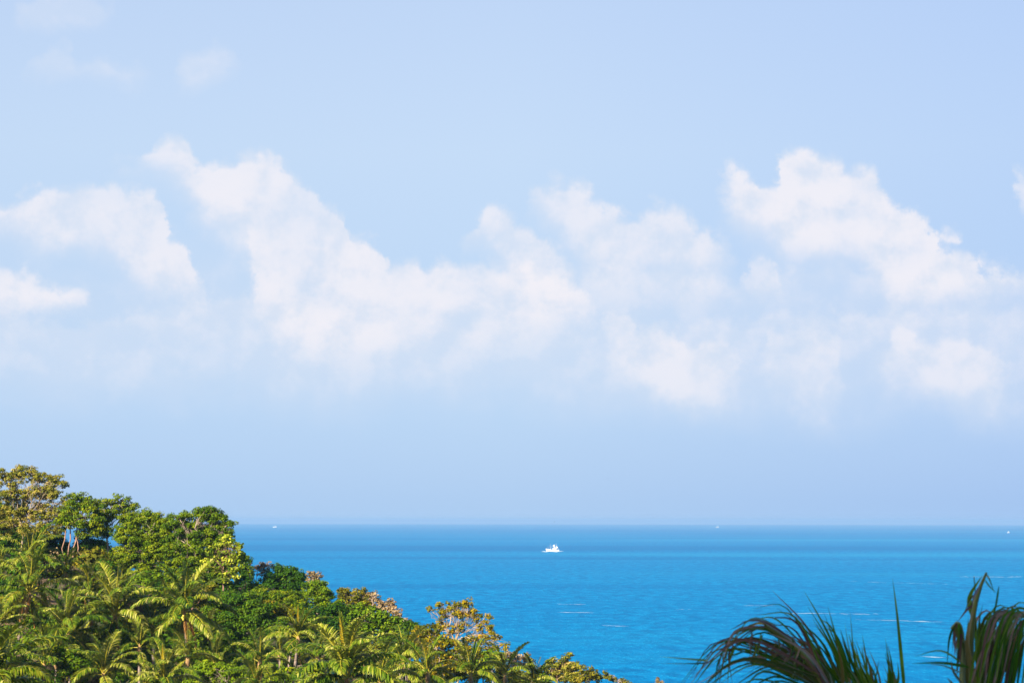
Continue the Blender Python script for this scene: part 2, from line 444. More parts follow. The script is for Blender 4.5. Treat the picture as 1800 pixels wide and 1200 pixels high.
df = q.n('ShaderNodeBsdfDiffuse'); q.put(df.inputs[0], body)
gl = q.n('ShaderNodeBsdfGlossy'); gl.inputs['Roughness'].default_value = .35; gl.inputs[0].default_value = (.02, .50, .95, 1)
bp = q.n('ShaderNodeBump'); bp.inputs['Strength'].default_value = .9; bp.inputs['Distance'].default_value = 1.2
q.put(bp.inputs['Height'], q.m('ADD', q.m('MULTIPLY', ripple.outputs[0], .4), q.m('MULTIPLY', chop.outputs[0], 1.6)))
q.put(df.inputs['Normal'], bp.outputs[0]); q.put(gl.inputs['Normal'], bp.outputs[0])
lw = q.n('ShaderNodeLayerWeight'); lw.inputs[0].default_value = .5; q.put(lw.inputs['Normal'], bp.outputs[0])
mx = q.n('ShaderNodeMixShader'); q.put(mx.inputs[0], q.m('MULTIPLY', lw.outputs['Fresnel'], .12))
q.put(mx.inputs[1], df.outputs[0]); q.put(mx.inputs[2], gl.outputs[0])
om = q.n('ShaderNodeOutputMaterial'); q.put(om.inputs[0], mx.outputs[0])
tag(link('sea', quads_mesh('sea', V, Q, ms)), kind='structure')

# ------------------------------------------------------------------ haze
HZ = 30500.0
Vh = np.array([(x, y, z) for z in (-75.0, CAM_H + 13.0) for y in (-HZ, HZ) for x in (-HZ, HZ)])
Qh = [(0, 2, 3, 1), (4, 5, 7, 6), (0, 1, 5, 4), (2, 6, 7, 3), (0, 4, 6, 2), (1, 3, 7, 5)]
mh = bpy.data.materials.new('haze'); mh.use_nodes = True
mh.node_tree.nodes.clear(); q = G(mh.node_tree)
pv = q.n('ShaderNodeVolumePrincipled')
pv.inputs['Color'].default_value = (.28, .49, .79, 1)
pv.inputs['Density'].default_value = 1 / 16000
pv.inputs['Anisotropy'].default_value = 0.0
om = q.n('ShaderNodeOutputMaterial'); q.put(om.inputs['Volume'], pv.outputs[0])
tag(link('haze', quads_mesh('haze', Vh, Qh, mh)), kind='stuff')

# ------------------------------------------------------------------ broadleaf trees
def px2m(px, Y): return px / F * Y

def build_tree(name, label, cat, lobes, Y, base, leafm, bark, seed, leaf=.12, dens=1.15, clump=.56, r_trunk=.22,
               group=None, reach=(.35, 1.0), stems=1, tint=(.5, .22), bare=0.0, thick=.8, fork=None):
    """lobes: (u, v, ru, rv) in photo pixels at depth Y, turned into ellipsoids of real depth; base: u of the foot"""
    rng = np.random.default_rng(seed)
    cs = []; rs = []
    for (u, v, ru, rv) in lobes:
        a = px2m(ru, Y); b_ = px2m(rv, Y); dy = (a + b_) * .5 * thick
        c_ = at(u, v, Y + rng.uniform(-.35, .35) * dy)
        cs.append(np.array(c_)); rs.append(np.array([a, dy, b_]))
    foot_p = at(base, 1000, Y)
    fx = foot_p.x; fz = float(ground_z(fx, Y)) - .15
    root = empty(name, (fx, Y, fz))
    o0 = np.array([fx, Y, fz])
    # crown: clumps of leaves near the lobes' surfaces, so that gaps and shade stay between them
    Cs = []; Ns = []; Ts = []; clumps = []
    for c_, r_ in zip(cs, rs):
        area = (r_[0] * r_[1] + r_[0] * r_[2] + r_[1] * r_[2]) / 3 * 4 * math.pi
        nc = max(6, int(area / (clump ** 2) * .95 * dens))
        dv = unit(rng.normal(size=(nc, 3)))
        rad = rng.uniform(reach[0], reach[1], nc)[:, None] ** .7
        # shoots stick out here and there to break up the outline
        rad = rad * rng.choice([1, 1, 1, 1.14, 1.28], nc)[:, None]
        pc = c_ + dv * r_ * rad
        rc = clump * rng.uniform(.45, 1.1, nc)
        tc_ = rng.normal(tint[0], tint[1], nc)
        keep = rng.uniform(size=nc) > bare
        for i in np.nonzero(keep)[0]:
            nl = max(6, int(54 * (rc[i] / leaf / 3.6) ** 2))
            p = rng.normal(size=(nl, 3)); p = unit(p) * rng.uniform(.25, 1, nl)[:, None] ** .5
            Cs.append(pc[i] + p * rc[i] * np.array([1, 1, .62])); Ns.append(unit(p + dv[i] * .6)); Ts.append(tc_[i] + rng.normal(0, .13, nl))
            clumps.append(pc[i])
    C_ = np.concatenate(Cs); N_ = np.concatenate(Ns); T_ = np.concatenate(Ts)
    Vv, Qq = leaf_quads(C_, leaf, rng, N_, .55)
    link('crown', quads_mesh(name + '_crown', Vv - o0, Qq, M[leafm], tint=T_), root)
    # trunk, limbs and twigs
    low = min(c[2] for c in cs); mid = np.mean(cs, axis=0)
    for s in range(stems):
        off = rng.normal(0, .42, 3) * (stems > 1); off[2] = 0
        if fork: top = np.array(at(fork[0], fork[1], Y)) + off
        else: top = np.array([(fx + mid[0]) / 2, Y, max(fz + .8, low - .3 * px2m(lobes[0][3], Y))]) + off * 1.8
        foot = np.array([fx, Y, fz]) + off
        tp = crooked(foot, top, rng, 8, .035 if stems == 1 else .012)
        rt = r_trunk * rng.uniform(.7, 1)
        trunk = link('trunk', quads_mesh(name + '_trunk', *(lambda w: (w[0] - o0, w[1]))(tube(tp, np.linspace(rt * 1.15, rt * .75, 8), 8)), M[bark], smooth=True), root)
        mine = [i for i in range(len(cs)) if i % stems == s] or [0]
        for i in mine:
            e_ = cs[i] + np.array([0, 0, rs[i][2] * .3])
            bp_ = crooked(top, e_, rng, 8, .10, .05)
            rb = max(.035, rt * .48 * rng.uniform(.7, 1.1))
            parts = [tube(bp_, np.linspace(rb, rb * .3, 8), 6)]
            near = [p for p in clumps if np.linalg.norm(p - cs[i]) < max(rs[i]) * 1.25]
            rng.shuffle(near)
            for p in near[:22]:
                k0 = rng.integers(3, 8)
                parts.append(tube(crooked(bp_[k0], p, rng, 4, .12), np.linspace(rb * .38, .012, 4), 4))
            Vb, Qb = join(parts)
            br = link('branch', quads_mesh(name + '_branch', Vb - o0, Qb, M[bark], smooth=True), root)
    tag(root, label, cat, group)
    return root

GR = 'broadleaf trees along the ridge'
build_tree('dense_tree', 'dark green tree behind the sparse tan tree at the left edge', 'tree',
    [(-25,905,40,40),(5,935,40,35),(30,965,40,30),(-10,985,40,40),(75,960,28,22)], 246, 0, 'deep', 'bark', 11, group=GR, tint=(.35,.2))
build_tree('sparse_tree', 'tallest tree with thin tan foliage and pale forked limbs at the far left', 'tree',
    [(10,838,26,15),(42,832,30,15),(72,840,20,12),(98,842,15,10),(112,850,10,5),(18,868,32,18),(62,866,30,16),(92,866,20,15),(30,896,40,18),(80,900,40,20),(112,905,20,18),(15,925,32,16),(75,930,45,15),(118,880,12,10)],
    240, 42, 'tan', 'bark_pale', 12, leaf=.13, dens=.62, clump=.44, r_trunk=.18, group=GR, tint=(.42,.26), fork=(40,925), reach=(.2,1))
build_tree('slender_tree', 'green tree on bunched thin reddish stems left of centre on the ridge', 'tree',
    [(140,880,22,15),(125,895,18,15),(160,892,20,16),(150,915,26,14),(118,915,18,14),(168,925,18,18),(140,935,10,8)],
    235, 122, 'mid', 'bark_red', 13, leaf=.13, dens=.85, r_trunk=.095, stems=5, group=GR, tint=(.58,.25), fork=(134,916))
build_tree('forked_tree', 'green tree with an open crown and a pale forked trunk beside the slender stems', 'tree',
    [(182,884,18,11),(213,882,20,12),(228,890,12,10),(175,905,20,15),(200,902,20,14),(228,910,12,14),(185,932,16,12),(170,925,10,14)],
    239, 190, 'mid', 'bark_pale', 14, leaf=.13, dens=.7, clump=.5, r_trunk=.16, group=GR, tint=(.5,.25), fork=(188,947), reach=(.3,1))
build_tree('dense_tree', 'wide green tree in the middle of the ridge with a flat leafy top', 'tree',
    [(236,912,24,14),(262,908,22,13),(282,920,20,14),(225,940,26,22),(262,942,34,24),(300,935,22,18),(235,975,40,24),(280,970,38,28),(195,990,30,18),(250,1005,42,20)],
    230, 255, 'mid', 'bark', 15, dens=1.25, group=GR, tint=(.58,.22), r_trunk=.3)
build_tree('dense_tree', 'rounded dark green tree at the seaward end of the ridge above the yellow leaves', 'tree',
    [(324,910,15,12),(300,916,16,11),(352,903,16,11),(370,903,18,12),(385,915,16,14),(402,922,10,7),(335,932,32,18),(375,938,28,20),(395,945,16,16),(310,960,30,24),(350,968,34,24),(325,1000,38,24),(290,1020,28,14),(372,985,26,22),(350,1015,30,20),(385,1000,20,18)],
    229, 350, 'mid', 'bark', 16, dens=1.25, group=GR, tint=(.50,.22), r_trunk=.3)
build_tree('yellow_leaved_tree', 'low tree with bright lemon yellow leaves hanging below the rounded dark tree', 'tree',
    [(400,950,14,10),(415,964,13,13),(398,978,20,15),(420,984,11,16),(408,1002,14,15),(375,968,14,10),(366,990,12,10),(385,958,12,9),(382,990,14,14),(395,1012,14,10)],
    224, 392, 'lemon', 'bark_red', 17, leaf=.19, dens=.75, clump=.44, r_trunk=.10, group=GR, tint=(.42,.3), bare=.05)
build_tree('narrow_tree', 'narrow olive green tree just right of the yellow leaves', 'tree',
    [(432,985,10,12),(434,1003,13,14),(428,1022,16,14)], 240, 430, 'deep', 'bark', 18, clump=.5, group=GR, tint=(.55,.2), r_trunk=.15)
build_tree('dry_bush', 'leafless pinkish bush on the skyline right of the narrow tree', 'bush',
    [(458,994,10,7),(472,995,12,8),(465,1006,14,8)], 238, 464, 'dry', 'twig', 19, leaf=.11, dens=.5, clump=.35, r_trunk=.06, stems=3, bare=.25)
build_tree('dense_tree', 'dark domed tree between the two dry bushes on the skyline', 'tree',
    [(492,998,10,9),(508,1002,12,10),(523,1008,12,10),(485,1014,24,15),(515,1020,26,16),(478,1030,24,14),(505,1035,24,12)], 234, 500, 'deep', 'bark', 20, group=GR, tint=(.35,.2))
build_tree('dry_bush', 'small tan feathery bush crowning the pale green slope above the sea', 'bush',
    [(546,1008,8,7),(556,1013,9,7),(549,1021,12,8)], 233, 550, 'dry', 'twig', 21, leaf=.12, dens=.7, clump=.35, r_trunk=.05, stems=3)
build_tree('rounded_tree', 'bright yellow green tree below the small tan bush', 'tree',
    [(560,1030,15,13),(548,1036,18,14),(568,1045,18,14),(545,1052,28,14),(575,1060,20,14)], 230, 560, 'lime', 'bark', 22, dens=1.0, group=GR, tint=(.32,.25))
build_tree('rounded_tree', 'mid green tree with brownish tufts in the centre of the slope', 'tree',
    [(505,1052,34,15),(470,1052,28,16),(520,1075,34,16),(490,1078,30,14),(455,1045,20,12)], 222, 495, 'mid', 'bark', 23, group=GR, tint=(.45,.28))
build_tree('rounded_tree', 'large blue green tree with round leafy pads above the leaning palm', 'tree',
    [(395,1050,26,16),(425,1058,28,20),(450,1075,30,22),(410,1085,30,22),(470,1098,26,16),(435,1105,30,20),(400,1120,26,18),(380,1075,22,16),(430,1130,26,12)], 205, 425, 'deep', 'bark', 24, dens=1.1, clump=.75, group=GR, tint=(.55,.2), reach=(.55,1))
build_tree('shadowy_tree', 'dull dark green tree directly behind the tall palm right of centre', 'tree',
    [(560,1085,28,16),(585,1095,22,18),(575,1120,26,18),(555,1110,20,16),(590,1070,16,12)], 212, 575, 'deep', 'bark', 25, group=GR, tint=(.25,.16))
build_tree('spiky_tree', 'olive tree with upright tufted shoots beside the open sea', 'tree',
    [(600,1043,8,11),(612,1040,7,10),(625,1046,8,11),(638,1044,6,11),(649,1052,8,12),(605,1062,18,14),(635,1066,22,16)], 230, 620, 'olive', 'bark', 26, clump=.42, dens=1.1, group=GR, tint=(.4,.22))
build_tree('rounded_tree', 'broad bright green tree sloping down under the pink bushes', 'tree',
    [(600,1072,18,14),(632,1078,26,16),(662,1082,24,16),(690,1095,24,14),(622,1095,28,16),(655,1105,30,16),(690,1112,24,14),(625,1115,26,12)], 222, 645, 'lime', 'bark', 27, leaf=.2, group=GR, tint=(.22,.25))
build_tree('dry_bush', 'pinkish tan bush with thin shoots against the sea', 'bush',
    [(656,1046,9,8),(668,1056,11,9),(680,1064,11,9),(690,1062,6,9),(695,1074,10,8),(665,1068,10,7)], 228, 675, 'dry', 'twig', 28, leaf=.13, dens=.85, clump=.38, r_trunk=.06, stems=4, bare=.1)
build_tree('dry_bush', 'low pinkish bush between the bright green tree and a small dark shrub', 'bush',
    [(700,1084,10,6),(714,1090,8,6),(705,1094,12,6)], 224, 706, 'dry', 'twig', 29, leaf=.12, dens=.8, clump=.35, r_trunk=.05, stems=3, bare=.15)
build_tree('small_tree', 'small dark shrub left of the golden tree', 'bush',
    [(715,1100,10,9),(728,1098,9,5),(735,1106,16,8)], 222, 720, 'deep', 'bark', 30, clump=.4, r_trunk=.08, tint=(.45,.2))
build_tree('golden_tree', 'airy golden green tree with sea showing through its open crown', 'tree',
    [(758,1070,7,5),(770,1066,7,8),(782,1078,12,9),(796,1064,11,8),(812,1060,12,8),(824,1060,10,8),(806,1078,12,9),(826,1074,12,9),(838,1084,10,9),(845,1100,9,8),(856,1087,8,8),(862,1103,10,9),
     (775,1098,14,9),(802,1104,12,9),(870,1116,9,9),(848,1120,12,9),(828,1122,10,8),(818,1096,7,5),(885,1134,9,7),(865,1134,12,8)],
    205, 803, 'gold', 'bark_pale', 31, leaf=.13, dens=.58, clump=.36, r_trunk=.15, group=GR, tint=(.45,.25), fork=(800,1128), reach=(.3,1.05))
build_tree('golden_tree', 'lower and denser yellow orange tree in front of the airy golden one', 'tree',
    [(738,1112,18,12),(762,1108,16,10),(728,1126,14,10),(757,1128,22,14),(785,1128,18,13),(775,1150,24,12),(812,1142,18,12),(840,1146,20,12),(800,1165,26,12),(765,1172,26,12)],
    196, 775, 'gold', 'bark_pale', 32, leaf=.17, dens=.85, clump=.46, r_trunk=.17, group=GR, tint=(.35,.26), fork=(778,1178))
build_tree('rounded_tree', 'pale lime shrub just right of the golden trees', 'bush',
    [(862,1152,18,10),(878,1160,14,9),(850,1165,20,10)], 196, 865, 'lime', 'bark', 33, leaf=.16, tint=(.45,.22), clump=.42, r_trunk=.08)
build_tree('dry_bush', 'greyish pink leafless bush on the slope right of the golden trees', 'bush',
    [(892,1150,12,8),(908,1154,12,8),(922,1152,10,7),(932,1164,14,10),(905,1168,20,10),(940,1178,14,8)], 214, 915, 'dry', 'twig', 34, leaf=.12, dens=.7, clump=.38, r_trunk=.07, stems=5, bare=.25)
build_tree('seaside_bush', 'brown and green bush with a small leafy tip rising at the top', 'bush',
    [(995,1158,8,6),(1001,1150,5,4),(972,1166,14,8),(990,1172,18,9),(1010,1170,14,8),(965,1182,20,10),(998,1188,26,10)], 216, 988, 'tan', 'bark_red', 35, leaf=.14, dens=1.0, clump=.4, r_trunk=.09, stems=3, tint=(.4,.28))
build_tree('seaside_bush', 'olive bush at the right end of the slope beside the sea', 'bush',
    [(1030,1178,14,7),(1042,1186,14,8),(1018,1192,22,8),(1052,1192,10,6)], 214, 1032, 'olive', 'bark_red', 36, leaf=.14, dens=.9, clump=.4, r_trunk=.08, stems=2, tint=(.45,.25))
build_tree('seaside_bush', 'last low sparse bush trailing down to the sea', 'bush',
    [(1072,1190,12,5),(1086,1194,12,5),(1100,1200,12,5),(1064,1182,5,3)], 212, 1082, 'olive', 'twig', 37, leaf=.12, dens=.7, clump=.34, r_trunk=.05, stems=3, bare=.2, tint=(.35,.25))
build_tree('dry_bush', 'tiny dry plant tip poking up alone at the bottom edge', 'bush',
    [(1155,1194,3,5),(1160,1200,6,4)], 150, 1157, 'dry', 'twig', 38, leaf=.07, clump=.16, r_trunk=.03)
build_tree('bright_bush', 'bright lime bush at the bottom between two palms', 'bush',
    [(360,1178,22,11),(390,1176,26,12),(420,1180,24,11),(345,1195,24,10),(385,1198,30,10),(430,1198,24,10),(362,1166,8,7)], 172, 388, 'lime', 'bark', 39, leaf=.14, clump=.42, tint=(.5,.22), r_trunk=.1, stems=2)
build_tree('bright_bush', 'dark glossy leaved bush between the lowest palms at the left', 'bush',
    [(125,1152,18,10),(138,1165,18,12),(120,1178,20,12),(108,1142,14,8)], 172, 126, 'mid', 'bark', 40, leaf=.13, clump=.42, tint=(.35,.25), r_trunk=.1, stems=2)
build_tree('bright_bush', 'yellow green bush under the trunk of the leaning left palm', 'bush',
    [(8,1115,16,14),(22,1130,16,12),(0,1140,18,14),(50,1128,14,12)], 192, 15, 'lime', 'bark', 41, leaf=.14, clump=.42, tint=(.3,.25), r_trunk=.1, stems=2)
build_tree('bright_bush', 'green bush low down right of the leaning palm trunk', 'bush',
    [(505,1182,20,10),(530,1190,22,10),(480,1195,22,10),(550,1180,16,10)], 168, 512, 'mid', 'bark', 42, leaf=.13, clump=.42, tint=(.5,.25), r_trunk=.1, stems=2)
build_tree('bright_bush', 'mottled tan and green bush above the big dark palm', 'bush',
    [(640,1130,20,10),(668,1136,20,10),(655,1148,22,10),(700,1135,18,10),(625,1145,14,8)], 205, 660, 'olive', 'bark', 43, leaf=.14, clump=.42, tint=(.5,.3), r_trunk=.1, stems=2)
build_tree('bright_bush', 'olive bush tucked in behind the middle palms', 'bush',
    [(345,1045,20,12),(370,1040,18,12),(365,1065,16,14),(340,1030,20,10)], 214, 355, 'olive', 'bark_red', 44, leaf=.16, clump=.45, tint=(.25,.25), r_trunk=.12, stems=2)
build_tree('bright_bush', 'orange flecked green bush between the blue green tree and the leaning palm', 'bush',
    [(475,1062,16,8),(490,1070,18,9),(508,1078,14,8),(482,1082,16,8)], 206, 490, 'gold', 'bark', 45, leaf=.15, clump=.42, tint=(.25,.25), r_trunk=.1, stems=2)
build_tree('dense_tree', 'dark tree in the shade behind the palms at the left', 'tree',
    [(20,1010,40,26),(90,990,40,30),(150,975,30,26),(180,985,26,30),(140,1020,36,20),(175,960,16,14),(100,960,26,18),(70,945,24,18),(150,950,16,14)], 244, 100, 'deep', 'bark', 46, group=GR, tint=(.25,.18))
# an out-of-frame tree added to shade the fronds nearest to the camera
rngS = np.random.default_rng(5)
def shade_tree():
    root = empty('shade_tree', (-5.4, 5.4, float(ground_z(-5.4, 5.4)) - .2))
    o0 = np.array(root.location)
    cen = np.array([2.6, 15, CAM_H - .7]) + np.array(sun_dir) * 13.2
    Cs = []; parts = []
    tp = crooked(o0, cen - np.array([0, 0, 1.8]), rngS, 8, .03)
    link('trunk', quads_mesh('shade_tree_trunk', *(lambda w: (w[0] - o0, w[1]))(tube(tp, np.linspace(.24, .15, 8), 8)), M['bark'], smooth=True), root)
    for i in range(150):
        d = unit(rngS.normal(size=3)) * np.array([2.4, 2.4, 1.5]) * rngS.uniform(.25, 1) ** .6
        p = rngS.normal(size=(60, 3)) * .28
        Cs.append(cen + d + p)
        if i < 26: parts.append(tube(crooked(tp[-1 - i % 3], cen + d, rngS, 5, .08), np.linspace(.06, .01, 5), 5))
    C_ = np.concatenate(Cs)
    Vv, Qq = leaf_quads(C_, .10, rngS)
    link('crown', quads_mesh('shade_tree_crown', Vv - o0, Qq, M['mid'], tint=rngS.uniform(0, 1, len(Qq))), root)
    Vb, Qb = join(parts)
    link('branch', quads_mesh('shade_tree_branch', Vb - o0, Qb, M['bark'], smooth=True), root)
    tag(root, 'unseen green tree added out of frame to shade the nearest fronds', 'tree')
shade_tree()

# ------------------------------------------------------------------ coconut palms
def frond_mesh(name, e0, droop, L=4.4, seed=0, nl=66, mats=('palm', 'rib'), ll=.95, hang=.5, side=0.0):
    """a pinnate leaf leaving the origin along +X at elevation e0 and bending down; leaflets in two rows"""
    rng = np.random.default_rng(seed)
    n = 15; t = np.linspace(0, 1, n)
    ang = e0 - droop * t ** 1.35
    seg = L / (n - 1)
    x = np.concatenate([[0], np.cumsum(np.cos(ang[:-1]) * seg)]); z = np.concatenate([[0], np.cumsum(np.sin(ang[:-1]) * seg)])
    y = side * t ** 2 * L
    P = np.stack([x, y, z], 1)
    V1, Q1 = tube(P, np.linspace(.060, .014, n), 4)
    V2 = []; T2 = []
    for s in (-1, 1):
        for k in range(nl):
            u = .17 + .83 * (k + rng.uniform(-.2, .2)) / nl
            u = min(u, .995)
            i = u * (n - 1); j = min(int(i), n - 2); p = P[j] + (P[j + 1] - P[j]) * (i - j)
            tan = unit(P[j + 1] - P[j]); lat = np.array([0, s, 0.0]); up = np.cross(tan, lat) * s
            prof = math.sin(math.pi * min(1, (u - .10) / .9)) ** .5 * (1 - .35 * u)
            ln = ll * prof * rng.uniform(.85, 1.1)
            d0 = unit(lat * (1.0 - .35 * u) + tan * (.28 + .65 * u) + up * rng.uniform(.05, .4))
            g0 = hang * rng.uniform(.6, 1.5)
            d1 = unit(d0 + np.array([0, 0, -g0])); d2 = unit(d1 + np.array([0, 0, -g0 * 1.3]))
            q0 = p; q1 = p + d0 * ln * .38; q2 = q1 + d1 * ln * .34; q3 = q2 + d2 * ln * .28
            w = np.cross(d1, np.array([0, 0, 1.0])); 
            if np.linalg.norm(w) < .1: w = tan
            w = unit(unit(w) + up * rng.uniform(-.3, .5))
            hw = .058
            V2 += [q0 - w * hw * .5, q0 + w * hw * .5, q1 - w * hw, q1 + w * hw, q2 - w * hw * .8, q2 + w * hw * .8, q3 - w * .006, q3 + w * .006]
            T2.append(rng.normal(.5, .22) + (.12 if k % 9 == 0 else 0))
    V2 = np.array(V2); m_ = len(T2)
    base_ = (np.arange(m_) * 8)[:, None]
    Q2 = np.concatenate([base_ + np.array([0, 1, 3, 2]), base_ + np.array([2, 3, 5, 4]), base_ + np.array([4, 5, 7, 6])], 1).reshape(-1, 4)
    T = np.concatenate([np.full(len(Q1), .5), np.repeat(T2, 3)])
    Vv = np.concatenate([V1, V2]); Qq = np.concatenate([Q1, Q2 + len(V1)])
    mi = np.concatenate([np.ones(len(Q1)), np.zeros(len(Q2))])
    return quads_mesh(name, Vv, Qq, [M[mats[0]], M[mats[1]]], tint=T, midx=mi)

FR = {}
for key, (e0, dr, hg) in {'spear': (86, 16, .12), 'up': (74, 50, .35), 'high': (60, 82, .5), 'mid': (42, 98, .7), 'low': (20, 92, .8), 'flat': (0, 70, .9), 'down': (-28, 50, .8), 'hang': (-62, 24, .5)}.items():
    FR[key] = [frond_mesh('palm_frond_' + key, R(e0 + 5 * j), R(dr * .9 * (1 + .12 * j)), 5.1, 100 + j * 7 + len(FR), hang=hg, side=(-.10, .12, .02)[j % 3], ll=.8 if key == 'spear' else 1.35) for j in range(3)]
DRY = [frond_mesh('dry_palm_frond', R(-70), R(16), 3.4, 200 + j, mats=('palm_dry', 'rib_dry'), hang=.5, ll=.7) for j in range(2)]
GOLD = frond_mesh('golden_palm_frond', R(88), R(14), 4.0, 300, mats=('palm_gold', 'rib'), hang=.1, ll=.38)
DYING = [frond_mesh('fading_palm_frond', R(-30), R(55), 4.0, 310, mats=('palm_dry', 'rib'), hang=.8, ll=.9)]

def nut_mesh():
    Vs = []; Qs = []
    rng = np.random.default_rng(4); o = 0
    for k in range(9):
        a = k * 2.4; c_ = np.array([math.cos(a) * .22, math.sin(a) * .22, -.12 - .05 * k])
        n1, n2 = 6, 5
        V_ = []
        for i in range(n2 + 1):
            th = math.pi * i / n2
            for j in range(n1):
                ph = 2 * math.pi * j / n1
                V_.append(c_ + np.array([math.sin(th) * math.cos(ph) * .12, math.sin(th) * math.sin(ph) * .12, math.cos(th) * .16]))
        for i in range(n2):
            for j in range(n1): Qs.append((o + i * n1 + j, o + (i + 1) * n1 + j, o + (i + 1) * n1 + (j + 1) % n1, o + i * n1 + (j + 1) % n1))
        Vs += V_; o += len(V_)
    return quads_mesh('coconuts', Vs, Qs, M['coconut'], smooth=True)
NUTS = nut_mesh()
def heart_mesh():
    t = np.linspace(0, 1, 6)
    return quads_mesh('crown_shaft', *tube([(0, 0, -.5 + x) for x in t], [.16, .21, .22, .19, .12, .05], 8), M['fibre'], smooth=True)
HEART = heart_mesh()

def palm(label, u, v, Y, seed, size=1.0, n=17, lean=(0, 0), nuts=False, dry=0, gold=0, old=0, young=.5, spin=0.0, group='coconut palms on the hillside'):
    rng = random.Random(seed)
    n = max(11, n + rng.randint(-2, 3)); bow = Vector((rng.uniform(-.12, .12), rng.uniform(-.12, .12), 0))
    top = at(u, v, Y)
    fx, fy = top.x + lean[0], top.y + lean[1]
    fz = float(ground_z(fx, fy)) - .2
    if top.z - fz < .8: print('SHORT PALM', label, round(top.z - fz, 2))
    root = empty('coconut_palm', (fx, fy, fz))
    tv = top - root.location
    pts = [(tv.x * s ** 1.5, tv.y * s ** 1.5, tv.z * s) for s in np.linspace(0, 1, 12)]
    rad = np.linspace(.20, .12, 12) * (1 + .06 * np.sin(np.arange(12) * 2.2)); rad[0] = .30
    link('trunk', quads_mesh('palm_trunk', *tube(pts, rad, 8), M['palm_bark'], smooth=True), root)
    hh = link('crown_shaft', HEART, root, tv); hh.scale = (1, 1, 1)
    def put(me, az_, sc, tilt=0.0):
        o = link('frond', me, root, tv + Vector((0, 0, .12)))
        q_ = Vector((0, 0, 1)).rotation_difference((Vector((0, 0, 1)) + bow).normalized()); o.rotation_euler = (q_.to_matrix() @ Euler((tilt, 0, az_)).to_matrix()).to_euler(); o.scale = (sc, sc * rng.choice((1, -1)), sc)
        return o
    keys = ['spear', 'up', 'high', 'mid', 'low', 'flat', 'down', 'hang']
    wts = [.06, .14 + .1 * young, .22, .24, .17, .12, .12 * (1 - young), .08 * (1 - young)]
    cum = np.cumsum(wts) / sum(wts)
    for i in range(n):
        f = (i + .5) / n
        key = keys[int(np.searchsorted(cum, f))]
        put(rng.choice(FR[key]), spin + i * 2.399 + rng.uniform(-.25, .25), size * rng.uniform(.86, 1.06) * (.85 if key in ('spear', 'hang') else 1), rng.uniform(-.06, .06))
    for i in range(dry):
        put(rng.choice(DRY), rng.uniform(0, 6.28), size * rng.uniform(.8, 1))
    for i in range(gold):
        put(GOLD, R(-100 + 60 * i), size)
    for i in range(old):
        put(DYING[0], R(-90 + 75 * i), size * .9)
    if nuts:
        link('coconut_cluster', NUTS, root, tv + Vector((.05, -.25, -.15)))
    tag(root, label, 'palm', group)
    return root

palm('leaning coconut palm with a bare trunk and yellow nuts at the far left', 52, 1045, 192, 1, 1.12, 20, (-1.1, 0), True, 2, 0, 1, .2)
palm('coconut palm with many upright fronds and yellow nuts right of the leaning palm', 120, 1114, 186, 2, 1.02, 18, (.3, .5), True, 0, 0, 0, .6, .8)
palm('full coconut palm with a shadowed trunk in front of the wide green tree', 203, 1084, 190, 3, 1.12, 21, (.6, .5), True, 2, 0, 0, .3, 1.7)
palm('slim young palm with a short pale stem between two full palms', 268, 1105, 192, 4, .72, 12, (.2, 0), False, 1, 0, 0, .8, .4)
palm('coconut palm with long drooping fronds on a thick brown trunk near the middle', 325, 1076, 188, 5, 1.08, 20, (.3, .6), True, 3, 0, 0, .1, 2.2)
palm('palm with a bright upright fan low at the bottom left', 182, 1188, 172, 6, .85, 15, (.4, 0), False, 1, 0, 0, .7, .3)
palm('palm partly hidden at the bottom left beside the blurred fronds', 78, 1172, 172, 7, .80, 14, (.2, 0), True, 1, 0, 0, .5, 1.2)
palm('compact palm with a pale heart standing before the blue green tree', 457, 1166, 178, 8, .72, 14, (.2, 0), False, 1, 0, 1, .4, .1)
palm('tall palm leaning left with a curled pale frond right of the blue green tree', 524, 1124, 184, 9, .78, 14, (-.9, .3), False, 1, 1, 0, .35, .9)
palm('large nearer palm with one golden upright frond at the bottom centre', 612, 1196, 132, 10, 1.02, 22, (.3, 0), False, 0, 1, 0, .6, 2.6)
palm('palm with pale upright fronds left of the golden trees', 708, 1172, 172, 11, .85, 15, (.2, 0), False, 0, 0, 0, .8, .7)
palm('palm in front of the lower golden tree', 752, 1188, 168, 12, .72, 13, (.2, 0), False, 0, 1, 0, .7, 1.9)
palm('palm with a dark fan of fronds under the airy golden tree', 828, 1192, 170, 13, .78, 15, (.2, 0), False, 0, 0, 0, .7, .2)
palm('palm at the foot of the pink bush, farthest right of the hillside palms', 888, 1192, 174, 14, .72, 14, (.2, 0), False, 0, 0, 0, .7, 1.1)
palm('short palm showing only its upper fronds behind the bright lime bush', 380, 1172, 180, 15, .74, 12, (0, 0), False, 0, 0, 0, .9, 2.9)
palm('palm with yellowish fan at the bottom below the slim young palm', 288, 1200, 166, 16, .78, 15, (.1, 0), False, 1, 1, 0, .8, 1.5)
palm('highest coconut palm, just under the sparse tan tree', 54, 985, 205, 17, .86, 17, (.3, 0), False, 1, 0, 0, .4, 2.0)
palm('small palm right of the highest coconut palm under the slender stems', 116, 1012, 207, 18, .66, 14, (.1, 0), False, 0, 0, 0, .5, .6)
palm('pale fronded palm at the foot of the pale forked trunk', 156, 1030, 206, 19, .68, 13, (.1, 0), False, 1, 0, 0, .5, 1.4)
palm('palm crown filling the gap behind the full palm with the shadowed trunk', 210, 1040, 208, 20, .74, 14, (.1, 0), False, 0, 0, 0, .7, 2.4)
palm('palm cut off by the left edge below the leaning palm', -8, 1108, 182, 21, .85, 15, (.1, 0), False, 1, 0, 0, .4, .4)
